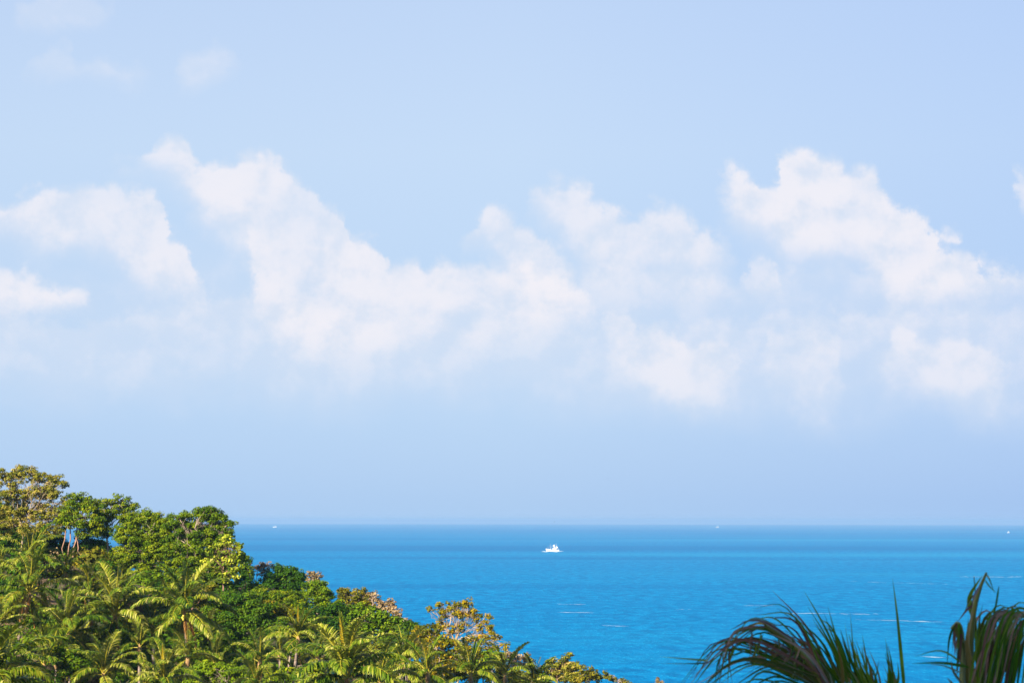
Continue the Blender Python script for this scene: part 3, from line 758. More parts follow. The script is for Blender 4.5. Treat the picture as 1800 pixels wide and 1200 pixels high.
palm('palm cut off by the bottom left corner behind the blurred fronds', 12, 1180, 168, 22, .82, 15, (.1, 0), False, 1, 0, 0, .5, 1.6)
palm('low palm between the leaning left palm and the upright fronds', 98, 1165, 182, 23, .74, 14, (.1, 0), False, 0, 0, 0, .5, 2.7)
palm('pale palm squeezed behind the large nearer palm on its left', 558, 1160, 176, 24, .62, 12, (.1, 0), False, 1, 0, 0, .5, .9)
palm('palm with arching fronds right of the large nearer palm', 668, 1204, 158, 25, .80, 15, (.1, 0), False, 0, 0, 0, .5, .3)
palm('small palm tip at the bottom under the brown and green bush', 938, 1204, 176, 26, .66, 12, (.1, 0), False, 0, 0, 0, .8, 1.3)
palm('small palm below the pale fronded palm, left of the full palm', 160, 1090, 196, 27, .68, 13, (.1, 0), False, 1, 0, 0, .5, 2.1)
palm('palm low behind the slim young palm and right of the full palm', 245, 1140, 184, 28, .66, 13, (.1, 0), False, 1, 0, 0, .6, .2)
palm('palm cut off by the bottom edge below the compact palm', 452, 1214, 160, 29, .72, 13, (.1, 0), False, 0, 0, 0, .6, 1.9)
palm('blurred near palm with bright green fronds in the bottom left corner', -28, 1222, 62, 30, .62, 15, (-.3, 0), False, 0, 0, 0, .5, 1.0, 'palm close to the viewer')

# ------------------------------------------------------------------ undergrowth
def shrub_mesh(seed, m, r=1.2, leaf=.13, tintc=.5):
    rng = np.random.default_rng(seed)
    Cs = []; Ns = []; Ts = []
    for i in range(46):
        d = unit(rng.normal(size=3)); d[2] = abs(d[2])
        c_ = d * r * rng.uniform(.4, 1.05) * np.array([1, 1, .85])
        n_ = 34; p = unit(rng.normal(size=(n_, 3))) * rng.uniform(.3, 1, n_)[:, None] * .36
        Cs.append(c_ + p); Ns.append(unit(p + d)); Ts.append(rng.normal(tintc, .22) + rng.normal(0, .1, n_))
    Vv, Qq = leaf_quads(np.concatenate(Cs), leaf, rng, np.concatenate(Ns), .5)
    return quads_mesh('shrub_foliage', Vv, Qq, M[m], tint=np.concatenate(Ts))
def stem_mesh(seed):
    rng = np.random.default_rng(seed)
    return quads_mesh('shrub_stems', *join([tube(crooked((0, 0, -.3), unit(rng.normal(size=3) * [1, 1, .4] + [0, 0, .8]) * rng.uniform(.8, 1.2), rng, 5, .1), np.linspace(.03, .008, 5), 4) for _ in range(14)]), M['bark'])
SH = [shrub_mesh(1, 'deep'), shrub_mesh(2, 'mid'), shrub_mesh(3, 'olive'), shrub_mesh(4, 'lime', tintc=.3), shrub_mesh(5, 'dry', leaf=.11)]
ST = [stem_mesh(k) for k in range(2)]
SHL = ['dark green shrub in the undergrowth beneath the palms', 'mid green shrub in the undergrowth beneath the palms', 'olive shrub in the undergrowth beneath the palms',
       'lime green shrub in the undergrowth beneath the palms', 'dry brown shrub in the undergrowth beneath the palms']
rs_ = random.Random(77)
placed = 0; tries = 0; seen_label = {}
MARKS = [(20, 'bushes at the left edge'), (80, 'leaning left palm'), (160, 'upright fronded palm'), (235, 'full palm with the shadowed trunk'), (295, 'slim young palm'), (350, 'drooping palm with the thick trunk'), (420, 'bright lime bush'),
         (490, 'compact palm'), (570, 'palm with the curled frond'), (650, 'large nearer palm'), (730, 'pale upright palm'), (840, 'golden trees'), (930, 'greyish pink bush'), (2000, 'brown seaside bush')]
while placed < 170 and tries < 4000:
    tries += 1
    Y = rs_.uniform(168, 243); u = rs_.uniform(-60, 1090)
    p = at(u, 1000, Y); gz = float(ground_z(p.x, Y))
    vv = 913 + (CAM_H - gz) / Y * F
    if vv > 1260: continue
    k_ = rs_.choices(range(5), (6, 3, 1, 1, .6))[0]  # mostly dark green, to deepen the shaded gaps by colour
    kn = ('dark green', 'mid green', 'olive', 'lime green', 'dry brown')[k_]
    mark = next(t for e, t in MARKS if u < e)
    row = ('low in front of', 'on the slope beneath', 'high on the ridge behind')[0 if Y < 192 else 1 if Y < 218 else 2]
    lab = '%s shrub %s the %s' % (kn, row, mark)
    if seen_label.get(lab, 0) >= 2: continue
    seen_label[lab] = seen_label.get(lab, 0) + 1
    t_ = empty('shrub', (p.x, Y, gz - .1), rs_.uniform(0, 6.28))
    sc = rs_.uniform(1.1, 2.2)
    t_.scale = (sc, sc, sc * rs_.uniform(.8, 1.15))
    link('foliage', SH[k_], t_); link('stem', rs_.choice(ST), t_)
    tag(t_, lab, 'shrub', kn + ' undergrowth shrubs')
    placed += 1
# leafy ground cover over the slope; deep colour stands in for shade between palms
rngc = np.random.default_rng(9)
nC = 90000
gx = rngc.uniform(-90, 30, nC); gy = rngc.uniform(120, 262, nC)
ok_ = (np.sin(gx * .35 + 2 * np.sin(gy * .2)) + np.cos(gy * .3 + gx * .1) + rngc.normal(0, .6, nC)) > -.7
gx = gx[ok_]; gy = gy[ok_]
gzv = ground_z(gx, gy) + rngc.uniform(.0, .45, len(gx))
Vv, Qq = leaf_quads(np.stack([gx, gy, gzv], 1), .17, rngc, np.tile([0, 0, 1.0], (len(gx), 1)), .5)
tag(link('ground_cover', quads_mesh('ground_cover', Vv, Qq, M['deep'], tint=rngc.uniform(0, 1, len(gx)))), 'low leafy ground cover spread over the slope under the palms', 'ground cover', kind='stuff')

# more palms on the upper slope
for i, (u, v, Y, sz, lab) in enumerate([
    (10, 1050, 214, .8, 'palm on the upper slope at the left edge behind the leaning palm'),
    (150, 1075, 210, .7, 'palm on the upper slope behind the upright fronded palm'),
    (248, 1068, 214, .7, 'palm on the upper slope above the slim young palm'),
    (292, 1060, 216, .64, 'palm under the rounded dark tree, left of the drooping palm'),
    (368, 1118, 200, .62, 'palm right of the drooping palm, against the blue green tree'),
    (0, 1010, 220, .74, 'palm at the left edge under the sparse tan tree'),
    (492, 1150, 192, .6, 'palm half hidden between the compact palm and the leaning one'),
    (640, 1165, 184, .62, 'palm behind the large nearer palm on its right'),
    (330, 1160, 176, .62, 'palm at the foot of the thick brown trunk'),
    (145, 1135, 190, .6, 'palm below the yellow nuts near the glossy bush')]):
    palm(lab, u, v, Y, 60 + i, sz, 14, (.2, 0), False, i % 2, 0, 0, .4, i * .7)

# darker bushes closing the ridge under the tree crowns
for i, (lab, lobes, Y, u, m) in enumerate([
    ('dark bush under the wide green tree on the ridge', [(215,1030,26,18),(250,1040,28,18),(285,1035,26,18),(235,1060,26,16)], 228, 240, 'deep'),
    ('dark bush under the rounded dark tree on the ridge', [(310,1035,26,16),(345,1030,26,16),(380,1022,22,18),(330,1055,24,16)], 232, 335, 'deep'),
    ('dark bush under the lemon yellow leaves', [(400,1030,18,12),(420,1038,20,14),(395,1045,20,12),(442,1034,14,16)], 230, 410, 'deep'),
    ('dark bush at the left under the sparse tan tree', [(60,1005,34,20),(20,1030,30,20),(115,1010,30,22),(160,1000,24,20)], 238, 80, 'deep'),
    ('leafy bush on the slope below the brownish tufted tree', [(540,1095,24,14),(520,1110,22,12),(600,1130,24,14),(575,1138,22,12)], 202, 555, 'mid'),
    ('leafy bush under the broad bright green tree', [(690,1128,26,12),(720,1122,20,12),(705,1145,26,12),(735,1140,20,12)], 204, 705, 'mid'),
    ('leafy bush beneath the golden trees', [(800,1185,28,12),(840,1175,26,12),(870,1182,24,12),(905,1188,24,10)], 200, 840, 'olive'),
    ('leafy bush between the pink bush and the brown seaside bush', [(925,1190,20,10),(950,1195,20,10),(900,1195,20,10)], 206, 928, 'mid')]):
    build_tree('understorey_bush', lab, 'bush', lobes, Y, u, m, 'bark', 300 + i, leaf=.17, clump=.55, tint=(.35, .22), r_trunk=.1, stems=2)

# ------------------------------------------------------------------ the fronds nearest to the camera
M['near_green'] = leaf_mat('near_green_leaflet', [(0, (.020, .080, .008)), (.5, (.050, .140, .010)), (1, (.130, .210, .015))], rough=.45, trans=.25, gloss=.02)
M['near_brown'] = leaf_mat('near_withered_leaflet', [(0, (.070, .035, .030)), (.5, (.160, .085, .065)), (1, (.420, .290, .220))], rough=.5, trans=.12, trans_tint=(1.1, .9, .7), gloss=.015)
M['near_mixed'] = leaf_mat('near_browning_leaflet', [(0, (.035, .070, .012)), (.5, (.085, .095, .022)), (1, (.230, .170, .060))], rough=.4, trans=.2, gloss=.015)
M['near_rib'] = plain('near_frond_rib', (.150, .160, .030), .45)

def spline(P, n):
    P = np.array(P, float); m = len(P)
    if m < 3: return P[0] + (P[-1] - P[0]) * np.linspace(0, 1, n)[:, None]
    E = np.vstack([2 * P[0] - P[1], P, 2 * P[-1] - P[-2]])
    out = []
    for t in np.linspace(0, m - 1 - 1e-6, n):
        i = int(t); f = t - i; a, b_, c_, d = E[i:i + 4]
        out.append(.5 * (2 * b_ + (c_ - a) * f + (2 * a - 5 * b_ + 4 * c_ - d) * f * f + (3 * b_ - a - 3 * c_ + d) * f ** 3))
    return np.array(out)

rngn = np.random.default_rng(42)
def leaflet(parent, pts, wpx, mat, Y0, dY, name='leaflet', n=11, tint=None):
    """a folded, tapering leaflet along a curve; pts in photo pixels, depth runs from Y0 to Y0 + dY"""
    sp = spline(pts, n); t = np.linspace(0, 1, n)
    P = np.array([at(sp[i][0], sp[i][1], Y0 + dY * t[i] ** .8) for i in range(n)])
    tan = unit(np.gradient(P, axis=0))
    tw = rngn.uniform(-.7, .7); w0 = rngn.uniform(-.3, .3)
    view = unit(P - np.array([0, 0, CAM_H]))
    side = unit(np.cross(tan, view)); nor = np.cross(side, tan)
    ang = (w0 + tw * t)[:, None]
    sd = side * np.cos(ang) + nor * np.sin(ang); nn = nor * np.cos(ang) - side * np.sin(ang)
    prof = np.minimum(1, (t + .06) * 5) * np.clip((1 - t) * 1.6, 0.02, 1) ** .8
    hw = (wpx * .66 / F * Y0 * .5 * prof)[:, None]
    V_ = np.stack([P - sd * hw, P + nn * hw * .55, P + sd * hw], 1).reshape(-1, 3)
    Q_ = []
    for i in range(n - 1):
        a = i * 3
        Q_ += [(a, a + 1, a + 4, a + 3), (a + 1, a + 2, a + 5, a + 4)]
    tv = rngn.uniform(0, 1) if tint is None else tint
    tt = np.clip(tv + rngn.normal(0, .05) + (np.repeat(t[:-1], 2) - .5) * (.35 if mat != 'near_green' else .15), 0, 1)
    return link(name, quads_mesh('near_leaflet', V_ - np.array(parent['o0']), Q_, M[mat], tint=tt, smooth=False), parent)

def near_palm(label, foot_u, Y):
    fp = at(foot_u, 1000, Y); fz = float(ground_z(fp.x, Y)) - .1
    root = empty('near_palm', (fp.x, Y, fz)); root['o0'] = (fp.x, Y, fz)
    tag(root, label, 'palm', 'palms close to the viewer')
    return root
def near_frond(root, pts, w0, w1, Y0, dY, n=14):
    sp = spline(pts, n); t = np.linspace(0, 1, n)
    P = np.array([at(sp[i][0], sp[i][1], Y0 + dY * t[i]) for i in range(n)]) - np.array(root['o0'])
    V_, Q_ = tube(P, np.linspace(w0, w1, n) / F * Y0 * .5, 6)
    fr_ = link('frond', quads_mesh('near_frond_rib', V_, Q_, M['near_rib'], smooth=True), root)
    fr_['o0'] = tuple(root['o0'])
    return fr_, sp
def trunk_to(root, u, v, Y, rr_=.11):
    top = np.array(at(u, v, Y)) - np.array(root['o0'])
    link('trunk', quads_mesh('near_palm_trunk', *tube(crooked((0, 0, 0), top, rngn, 8, .02), np.linspace(rr_ * 1.3, rr_, 8), 10), M['palm_bark'], smooth=True), root)

# first palm: an arching withered frond to the left and an upright fan of green leaflets
A = near_palm('nearest palm, with withered curling leaflets left of an upright green fan', 1500, 15.0)
trunk_to(A, 1500, 1330, 15.0)
f1, sp1 = near_frond(A, [(1500, 1320), (1470, 1235), (1425, 1165), (1385, 1125), (1345, 1098)], 20, 5, 15.0, -.6)
J = lambda s_=4: rngn.normal(0, s_, 2)
def arc(f_, a, b_, peak, w, mat, Y0=14.8, dY=.0, tint=None, jit=3):
    """leaflet from a over a peak down to b_"""
    leaflet(f_, [np.array(a) , np.array(peak) + J(jit), np.array(b_) + J(jit)], w, mat, Y0, dY, tint=tint)
guides = [  # base, peak, tip, width, material
 ((1400,1130),(1330,1088),(1280,1106),8,'near_brown'), ((1395,1125),(1345,1092),(1300,1096),7,'near_brown'),
 ((1410,1150),(1345,1098),(1282,1118),8,'near_mixed'), ((1420,1160),(1350,1105),(1270,1150),8,'near_brown'),
 ((1430,1170),(1320,1120),(1240,1165),8,'near_brown'), ((1435,1180),(1300,1122),(1215,1200),8,'near_brown'),
 ((1440,1190),(1310,1150),(1230,1212),8,'near_mixed'), ((1450,1195),(1330,1148),(1212,1212),9,'near_brown'),
 ((1440,1200),(1310,1162),(1225,1216),7,'near_mixed'), ((1420,1200),(1330,1168),(1250,1216),7,'near_green'),
 ((1430,1205),(1350,1172),(1270,1218),7,'near_green'), ((1410,1205),(1340,1180),(1290,1222),7,'near_green'),
 ((1430,1212),(1360,1184),(1310,1225),7,'near_green'), ((1370,1115),(1330,1095),(1260,1150),6,'near_brown'),
 ((1360,1108),(1300,1105),(1262,1158),6,'near_mixed'), ((1350,1100),(1292,1110),(1268,1164),7,'near_brown'),
 ((1455,1200),(1395,1090),(1330,1085),6,'near_green'), ((1450,1210),(1402,1098),(1345,1082),8,'near_brown'),
 ((1460,1205),(1415,1140),(1352,1108),9,'near_brown'), ((1462,1210),(1420,1160),(1370,1112),9,'near_brown'),
 ((1452,1200),(1405,1160),(1352,1120),9,'near_mixed'), ((1445,1205),(1395,1165),(1335,1118),9,'near_mixed'),
 ((1460,1212),(1400,1160),(1362,1150),6,'near_brown'), ((1462,1215),(1404,1158),(1365,1182),5,'near_brown'), ((1455,1215),(1412,1170),(1392,1205),5,'near_brown'),
 ((1430,1190),(1290,1128),(1203,1206),7,'near_mixed'), ((1425,1180),(1280,1122),(1222,1190),6,'near_brown'), ((1415,1185),(1290,1140),(1208,1214),6,'near_green'),
 ((1350,1104),(1352,1108),(1354,1095),4,'near_green'), ((1245,1160),(1225,1158),(1160,1157),6,'near_green'),
 ((1395,1140),(1360,1150),(1300,1176),5,'near_green'), ((1405,1145),(1345,1150),(1305,1170),5,'near_mixed'),
 ((1450,1205),(1380,1135),(1340,1125),8,'near_brown'), ((1448,1210),(1385,1155),(1345,1140),10,'near_mixed'),
]
for (a, pk, tp_, w, m) in guides:
    arc(f1, a, tp_, pk, w, m, 14.8 + rngn.uniform(-.35, .35), rngn.uniform(-.5, .3))
    o_ = rngn.normal(0, 9, 2)
    arc(f1, np.array(a) + o_ * .5, np.array(tp_) + o_ + (-3, 6), np.array(pk) + o_, w * .7, rngn.choice(['near_green', 'near_green', 'near_mixed', 'near_brown']), 15.0 + rngn.uniform(-.35, .35), rngn.uniform(-.5, .3))
for k_ in range(44):            # the dense dark middle of the frond
    b0 = np.array([1455, 1215]) + rngn.normal(0, 7, 2)
    tgt = np.array([rngn.uniform(1325, 1425), 0]); tgt[1] = 1210 - (1 - ((tgt[0] - 1375) / 95) ** 2) * rngn.uniform(40, 105)
    mid_ = (b0 + tgt) / 2 + np.array([6, -14]) + J(5)
    leaflet(f1, [b0, mid_, tgt], rngn.uniform(7, 11), rngn.choice(['near_green', 'near_mixed', 'near_mixed', 'near_brown']), 15.1 + rngn.uniform(0, .4), rngn.uniform(-.2, .4), tint=rngn.uniform(0, .55))
for k_ in range(30):            # hanging ends
    x0 = rngn.uniform(1262, 1420); y0 = 1098 + abs(x0 - 1340) * .42 + rngn.uniform(0, 26)
    leaflet(f1, [(x0, y0), (x0 - rngn.uniform(-4, 10), y0 + 18), (x0 - rngn.uniform(-6, 20), y0 + rngn.uniform(34, 70))], rngn.uniform(3, 5.5), rngn.choice(['near_brown', 'near_mixed', 'near_green']), 14.7 + rngn.uniform(-.3, .3), 0)
f2, sp2 = near_frond(A, [(1500, 1320), (1480, 1262), (1495, 1225), (1545, 1215), (1592, 1222)], 16, 4, 15.2, .8)
fan = [((1470,1212),(1423,1110),(1357,1038),8,'near_brown'),((1500,1212),(1452,1112),(1413,1038),8,'near_green'),((1512,1214),(1472,1140),(1455,1068),8,'near_green'),
 ((1484,1212),(1440,1150),(1410,1110),9,'near_green'),((1478,1210),(1448,1135),(1400,1085),8,'near_green'),((1494,1212),(1460,1140),(1424,1080),8,'near_green'),
 ((1506,1212),(1470,1110),(1440,1085),7,'near_green'),((1520,1214),(1490,1150),(1476,1102),9,'near_green'),((1528,1216),(1502,1155),(1496,1078),7,'near_green'),
 ((1536,1216),(1512,1170),(1497,1112),8,'near_green'),((1542,1218),(1520,1180),(1511,1134),8,'near_green'),((1552,1218),(1534,1190),(1528,1150),6,'near_green'),
 ((1530,1216),(1538,1190),(1544,1158),6,'near_green'),((1556,1220),(1556,1190),(1553,1165),4,'near_green'),((1490,1212),(1466,1165),(1440,1125),8,'near_mixed'),
 ((1516,1214),(1480,1165),(1455,1110),8,'near_green'),((1574,1222),(1572,1190),(1560,1150),4,'near_green'),((1500,1214),(1476,1150),(1453,1095),7,'near_mixed'),
 ((1580,1215),(1572,1195),(1576,1172),3,'near_mixed'),((1522,1216),(1500,1170),(1478,1135),7,'near_green')]
for (a, pk, tp_, w, m) in fan:
    arc(f2, a, tp_, pk, w, m, 15.2 + rngn.uniform(-.2, .5), rngn.uniform(-.4, .4), jit=2, tint=rngn.uniform(.2, .9))
    o_ = np.array([rngn.normal(0, 7), abs(rngn.normal(0, 14))])
    arc(f2, a, np.array(tp_) + o_ + (0, 8), np.array(pk) + o_ * .6, w * .7, 'near_green', 15.4 + rngn.uniform(-.2, .4), rngn.uniform(-.4, .4), jit=2, tint=rngn.uniform(.2, 1))
for k_ in range(26):            # younger blades between the long ones
    x0 = rngn.uniform(1465, 1575); f_ = (x0 - 1465) / 110
    x1 = x0 - rngn.uniform(18, 52) * (1 - f_ * .8) + rngn.normal(0, 5); y1 = rngn.uniform(1085, 1160) + f_ * 34
    leaflet(f2, [(x0, 1216), ((x0 + x1) / 2 + 4, (1216 + y1) / 2), (x1, y1)], rngn.uniform(5, 9), rngn.choice(['near_green', 'near_green', 'near_green', 'near_mixed']), 15.4 + rngn.uniform(-.3, .5), rngn.uniform(-.3, .3), tint=rngn.uniform(.2, 1))
# the lone spear is the unopened leaf of the same palm
leaflet(f2, [(1591, 1225), (1584, 1150), (1577, 1080), (1569, 1016)], 10, 'near_green', 15.3, .1, n=16, tint=.75)

B = near_palm('near palm cut off by the right edge, brown leaflets hanging from its tall bent tip', 1740, 14.4)
trunk_to(B, 1745, 1340, 14.4)
g1, s1 = near_frond(B, [(1735, 1330), (1712, 1230), (1706, 1150), (1711, 1080), (1722, 1035), (1734, 1006)], 18, 4, 14.4, -.3)
ga = [((1712,1090),(1706,1050),(1731,1010),14,'near_green'),((1716,1110),(1710,1060),(1733,1004),9,'near_mixed'),((1733,1008),(1738,1020),(1746,1038),5,'near_green'),((1731,1018),(1738,1030),(1750,1040),4,'near_green'),
 ((1722,1030),(1712,1045),(1709,1062),7,'near_brown'),((1716,1045),(1706,1056),(1690,1078),7,'near_mixed'),((1712,1062),(1700,1070),(1682,1092),7,'near_brown'),
 ((1712,1052),(1708,1080),(1706,1110),6,'near_brown'),((1715,1070),(1709,1100),(1704,1140),8,'near_brown'),((1712,1012),(1711,1030),(1712,1060),3,'near_green'),
 ((1756,1030),(1745,1075),(1728,1150),5,'near_green'),((1715,1200),(1700,1130),(1712,1060),16,'near_mixed'),((1722,1210),(1716,1130),(1716,1055),14,'near_green'),
 ((1728,1212),(1726,1140),(1718,1070),9,'near_mixed'),((1706,1212),(1700,1160),(1706,1085),14,'near_green'),((1700,1210),(1696,1160),(1701,1105),9,'near_mixed'),
 ((1735,1215),(1742,1120),(1740,1070),8,'near_mixed'),((1720,1212),(1722,1110),(1724,1062),8,'near_green')]
for (a, pk, tp_, w, m) in ga: arc(g1, a, tp_, pk, w, m, 14.3 + rngn.uniform(-.3, .3), rngn.uniform(-.2, .2), jit=2)
g2, s2 = near_frond(B, [(1735, 1330), (1695, 1235), (1692, 1160), (1691, 1115), (1684, 1094), (1672, 1104)], 14, 5, 14.1, .2)
for k_ in range(22):
    f_ = rngn.uniform(.55, 1); p0 = s2[int(f_ * 13)]
    dx = rngn.uniform(-16, 8); ln = rngn.uniform(34, 78)
    leaflet(g2, [p0, p0 + np.array([dx * .7, ln * .35]), p0 + np.array([dx, ln])], rngn.uniform(5, 9), rngn.choice(['near_mixed', 'near_brown', 'near_green']), 14.1 + rngn.uniform(-.2, .2), 0, tint=rngn.uniform(0, .6))
for (a, pk, tp_, w, m) in [((1698,1170),(1655,1143),(1607,1154),5,'near_green'),((1704,1172),(1660,1164),(1600,1165),8,'near_green'),((1690,1182),(1660,1172),(1635,1167),5,'near_green'),((1680,1215),(1672,1200),(1664,1190),8,'near_mixed'),((1690,1200),(1676,1180),(1672,1160),7,'near_mixed')]:
    arc(g2, a, tp_, pk, w, m, 14.0, rngn.uniform(-.4, .2), jit=1)
g3, s3 = near_frond(B, [(1735, 1330), (1728, 1200), (1745, 1120), (1790, 1082), (1850, 1085)], 14, 5, 14.6, .8)
for k_ in range(66):
    f_ = (k_ + rngn.uniform(0, 1)) / 66
    x1 = 1735 + f_ * 85 + rngn.uniform(-6, 6)
    y1 = 1072 + rngn.uniform(-6, 22) + (1 - f_) * 8
    x0 = x1 - rngn.uniform(28, 52); y0 = 1215
    m = rngn.choice(['near_brown', 'near_mixed', 'near_green', 'near_green'])
    if k_ % 3: leaflet(g3, [(x0, y0), (x0 + (x1 - x0) * .45, y0 - (y0 - y1) * .6), (x1, y1)], rngn.uniform(5, 10), m, 14.5 + rngn.uniform(-.5, .5), rngn.uniform(-.3, .3))
    else: leaflet(g3, [(x0 + 6, 1180), (x1 - 22, y1 + 16), (x1 + 2, y1 - 6), (x1 + rngn.uniform(14, 34), y1 + rngn.uniform(10, 40))], rngn.uniform(5, 8.5), m, 14.5 + rngn.uniform(-.5, .5), rngn.uniform(-.3, .3), tint=rngn.uniform(.3, 1))
for k_ in range(14):
    x0 = rngn.uniform(1728, 1765)
    leaflet(g3, [(x0 - 12, 1190), (x0, 1110 + rngn.uniform(-12, 12)), (x0 + 22, 1068 + rngn.uniform(-8, 14)), (x0 + rngn.uniform(42, 64), 1066 + rngn.uniform(0, 26))], rngn.uniform(5, 8), rngn.choice(['near_brown', 'near_green', 'near_brown']), 14.2 + rngn.uniform(-.3, .3), .2, tint=rngn.uniform(.35, 1))

# ------------------------------------------------------------------ boats, wakes, birds
def sea_at(u, v):
    d = direction(u, v); t = -CAM_H / d.z
    return Vector((0, 0, CAM_H)) + d * t
M['boat_white'] = plain('white_boat_paint', (.80, .80, .78), .4)
M['boat_trim'] = plain('blue_grey_boat_trim', (.25, .36, .48), .5)
M['glass'] = plain('dark_window_glass', (.03, .05, .07), .15)
def box(x0, x1, y0, y1, z0, z1, tx=0, ty=0):
    """a box whose top may be drawn in by tx, ty"""
    V_ = [(x0, y0, z0), (x1, y0, z0), (x1, y1, z0), (x0, y1, z0), (x0 + tx, y0 + ty, z1), (x1 - tx, y0 + ty, z1), (x1 - tx, y1 - ty, z1), (x0 + tx, y1 - ty, z1)]
    return np.array(V_, float), np.array([(0, 3, 2, 1), (4, 5, 6, 7), (0, 1, 5, 4), (1, 2, 6, 5), (2, 3, 7, 6), (3, 0, 4, 7)])
def hull(L, Bm, zb, zs, bow_rise):
    """a lofted hull, bow at -X"""
    n = 13; V_ = []
    for i in range(n):
        t = i / (n - 1); x = -L / 2 + L * t
        w = Bm / 2 * min(1, (t / .42) ** .62 if t > 0 else .02) * (1 - .22 * max(0, t - .7) / .3)
        w = max(w, .06); top = zb + bow_rise * max(0, 1 - t / .45) ** 1.4 + (.25 * max(0, t - .75) / .25)
        rake = -1.2 * max(0, 1 - t / .3)
        for (fw, z) in ((0.0, -zs), (.62, -zs * .5), (.9, .1), (1.0, top), (.92, top), (.9, top - .35)):
            for s_ in (-1, 1): V_.append((x + rake * max(0, z) / top, s_ * w * fw, z))
    Q_ = []
    for i in range(n - 1):
        for k in range(5):
            for s_ in (0, 1):
                a = i * 12 + k * 2 + s_; Q_.append((a, a + 12, a + 14, a + 2) if s_ else (a, a + 2, a + 14, a + 12))
        a = i * 12 + 10; Q_.append((a, a + 1, a + 13, a + 12))
    for i in (0, n - 1):
        o = i * 12
        for k in range(4): Q_.append((o + k * 2, o + k * 2 + 2, o + k * 2 + 3, o + k * 2 + 1))
    return np.array(V_, float), np.array(Q_)
def fishing_boat(pos, label, sc=1.0, rz=0.0):
    b = empty('fishing_boat', pos, rz); b.scale = (sc, sc, sc * 1.35)
    W_ = M['boat_white']
    link('hull', quads_mesh('boat_hull', *hull(25, 6.2, 2.2, 1.2, 1.7), W_), b)
    link('rub_rail', quads_mesh('boat_rail', *join([box(-9, 12.2, s_ * 3.12 - .06, s_ * 3.12 + .06, 1.25, 1.5) for s_ in (-1, 1)]), M['boat_trim']), b)
    ch = link('cabin', quads_mesh('boat_cabin', *box(.5, 8.5, -2.2, 2.2, 1.9, 4.4, .25, .2), W_), b)
    for k in range(3): link('window', quads_mesh('boat_window', *box(1.6 + k * 2.3, 3.0 + k * 2.3, -2.26, -2.05, 3.0, 3.8), M['glass']), ch)
    link('canopy', quads_mesh('boat_canopy', *box(-1.5, 11.2, -2.7, 2.7, 4.42, 4.68, .1, .1), W_), b)
    wh = link('wheelhouse', quads_mesh('boat_wheelhouse', *box(1.6, 4.4, -1.5, 1.5, 6.2, 9.3, .2, .1), W_), b)
    link('window', quads_mesh('boat_wheelhouse_window', *box(2.1, 3.9, -1.53, -1.35, 7.7, 8.6), M['glass']), wh)
    link('support', quads_mesh('boat_support', *box(2.5, 3.9, -1.0, 1.0, 4.69, 6.2), W_), b)
    link('stern_shelter', quads_mesh('boat_shelter', *box(5.5, 10.6, -1.9, 1.9, 4.69, 6.7, 1.5, .4), W_), b)
    for (x_, z_, r_) in ((-4.5, 11.2, .13), (6.6, 11.5, .17), (-7.2, 6.0, .10), (0.2, 9.5, .08)):
        m_ = link('mast', quads_mesh('boat_mast', *tube([(x_, 0, 1.8), (x_, 0, z_ * .6), (x_ + .05, 0, z_)], [r_, r_ * .8, r_ * .4], 6), W_), b)
        link('crossarm', quads_mesh('boat_crossarm', *tube([(x_, -1.2, z_ * .82), (x_, 1.2, z_ * .82)], .06, 5), W_), m_)
    link('boom', quads_mesh('boat_boom', *join([tube([(-4.5, 0, 3.5), (-.5, -1.2, 8.2)], .08, 5), tube([(-4.5, 0, 9.8), (-11.5, 0, 3.9)], .035, 4), tube([(6.6, 0, 10.8), (12, 0, 2.6)], .035, 4)]), W_), b)
    tag(b, label, 'boat', 'boats on the sea')
    return b
def foam(name, label, cx_, cy_, L, Wd, seed, ang=0.0, dense=.5):
    """foam lying on the water as many small low patches"""
    rng = np.random.default_rng(seed)
    V_ = []; Q_ = []
    nb = int(L / 3.0 * max(1, dense)) + 4
    for i in range(nb):
        t = rng.uniform(-.5, .5); env = (1 - (2 * abs(t)) ** 3)
        if rng.uniform() > dense * 1.5 * env: continue
        x = t * L; y = rng.normal(0, Wd * .35) + math.sin(t * 9 + seed) * Wd * .3
        lx = rng.uniform(1.5, 7); ly = rng.uniform(.4, 1.3) * Wd * .13; o = len(V_)
        V_ += [(x - lx, y, 0), (x, y - ly, 0), (x + lx, y, 0), (x, y + ly, 0)]; Q_.append((o, o + 1, o + 2, o + 3))
    V_ = np.array(V_, float); V_[:, 2] = .06 + np.repeat(np.arange(len(V_) // 4) % 7, 4) * .004
    o = link(name, quads_mesh(name, V_, Q_, M['foam']), None, (cx_, cy_, 0)); o.rotation_euler = (0, 0, ang)
    tag(o, label, 'foam', kind='stuff')
M['foam'] = plain('sea_foam', (.45, .60, .68), .8)

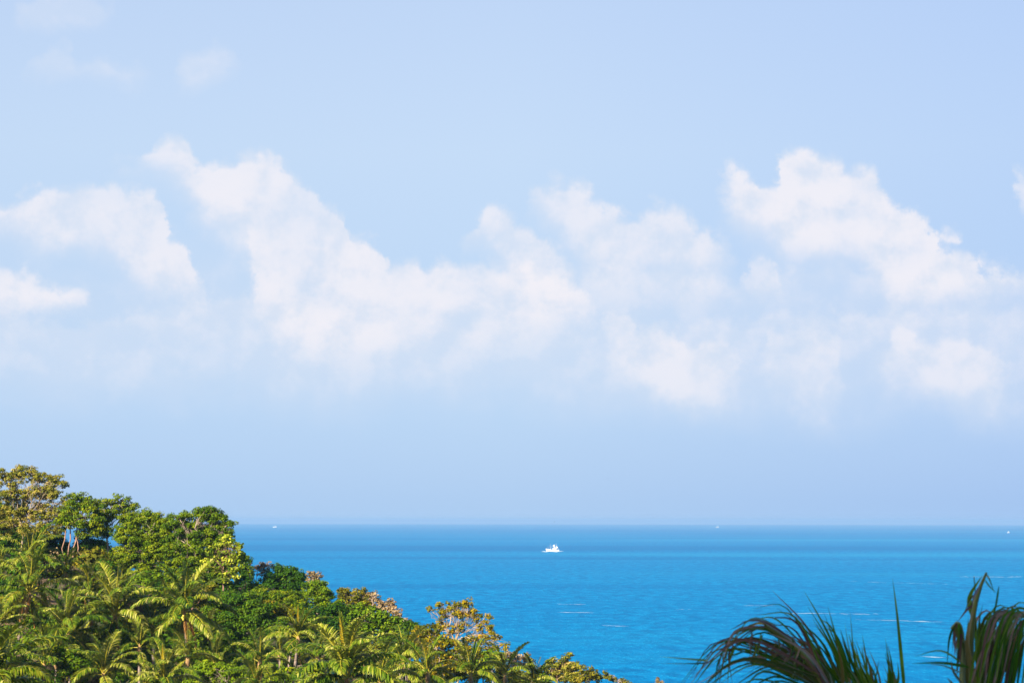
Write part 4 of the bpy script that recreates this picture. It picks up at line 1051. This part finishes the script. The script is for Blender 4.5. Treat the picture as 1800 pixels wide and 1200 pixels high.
p_ = sea_at(971.5, 968.3)
boat_yaw = math.atan2(-p_.x, p_.y)
fishing_boat(p_, 'white fishing boat with masts and a tall wheelhouse alone on the open sea', 1.0, boat_yaw + .12)
foam('boat_wake', 'white foam along the waterline of the fishing boat', p_.x - .5, p_.y - 9, 37, 90, 3, boat_yaw, 5)
for (u, v, sc, rz, lab) in ((483, 926.6, 1.25, 0.1, 'faint pale boat near the horizon above the leafy slope, leftmost of the distant boats'),
                            (1261, 926.8, 1.1, .5, 'tiny pale boat with a thin mast just below the horizon right of the centre'),
                            (1772.5, 936.2, .72, .9, 'tiny white boat at the far right, below the horizon')):
    q_ = sea_at(u, v)
    fishing_boat(q_, lab, sc, math.atan2(-q_.x, q_.y) + rz)
for (u0, u1, v0, v1, wd, dn, sd_) in ((1373, 1568, 1077, 1079, 8, 1.0, 1), (1492, 1680, 1088, 1093, 5, .8, 2), (1688, 1815, 1013.5, 1013, 12, .9, 3), (1290, 1372, 1063.5, 1064, 4, .6, 4), (978, 1025, 1061, 1062, 5, .7, 5),
        (985, 1050, 1075, 1077, 5, .8, 6), (1050, 1100, 1099, 1100, 4, .5, 8), (1490, 1680, 1021, 1027, 6, .35, 11),
        (1625, 1670, 1153, 1156, 4, .5, 12), (1195, 1215, 1071, 1070, 4, .5, 15)):
    a_ = sea_at(u0, v0); b_ = sea_at(u1, v1); c_ = (a_ + b_) / 2; d_v = b_ - a_
    foam('foam_streak', 'thin white streak of foam on the water', c_.x, c_.y, d_v.length, wd, 20 + sd_, math.atan2(d_v.y, d_v.x), dn)

M['bird'] = plain('dark_feathers', (.03, .03, .035), .7)
def bird(pos, sc, rz, label):
    b = empty('bird', pos, rz); b.scale = (sc, sc, sc)
    t = np.linspace(0, 1, 7)
    link('body', quads_mesh('bird_body', *tube([(-.22 + .44 * x, 0, .01 * math.sin(3 * x)) for x in t], [.004, .028, .045, .05, .04, .024, .006], 8), M['bird'], smooth=True), b)
    for s_ in (-1, 1):
        V_ = []
        for (y, z, c0, c1) in ((.03, .01, -.05, .09), (.2, .10, -.04, .09), (.36, .13, -.06, .06), (.52, .08, -.09, -.05)):
            V_ += [(c0, s_ * y, z), ((c0 + c1) / 2, s_ * y, z + .012), (c1, s_ * y, z), ((c0 + c1) / 2, s_ * y, z - .004)]
        Q_ = [(i * 4 + k, i * 4 + (k + 1) % 4, i * 4 + 4 + (k + 1) % 4, i * 4 + 4 + k) for i in range(3) for k in range(4)] + [(0, 1, 2, 3), (15, 14, 13, 12)]
        link('wing', quads_mesh('bird_wing', V_, Q_, M['bird'], smooth=True), b)
    link('tail', quads_mesh('bird_tail', *box(-.36, -.2, -.05, .05, -.008, .008), M['bird']), b)
    tag(b, label, 'bird', 'birds over the sea')
bird(at(1068.6, 840.6, 520), .85, 1.2, 'small dark bird flying in clear sky right of the centre')
bird(at(974.6, 916.6, 620), .62, .6, 'faint bird skimming just above the horizon over the fishing boat')
bird(at(712.5, 839, 800), .5, .3, 'very faint bird high above the sea left of the centre')
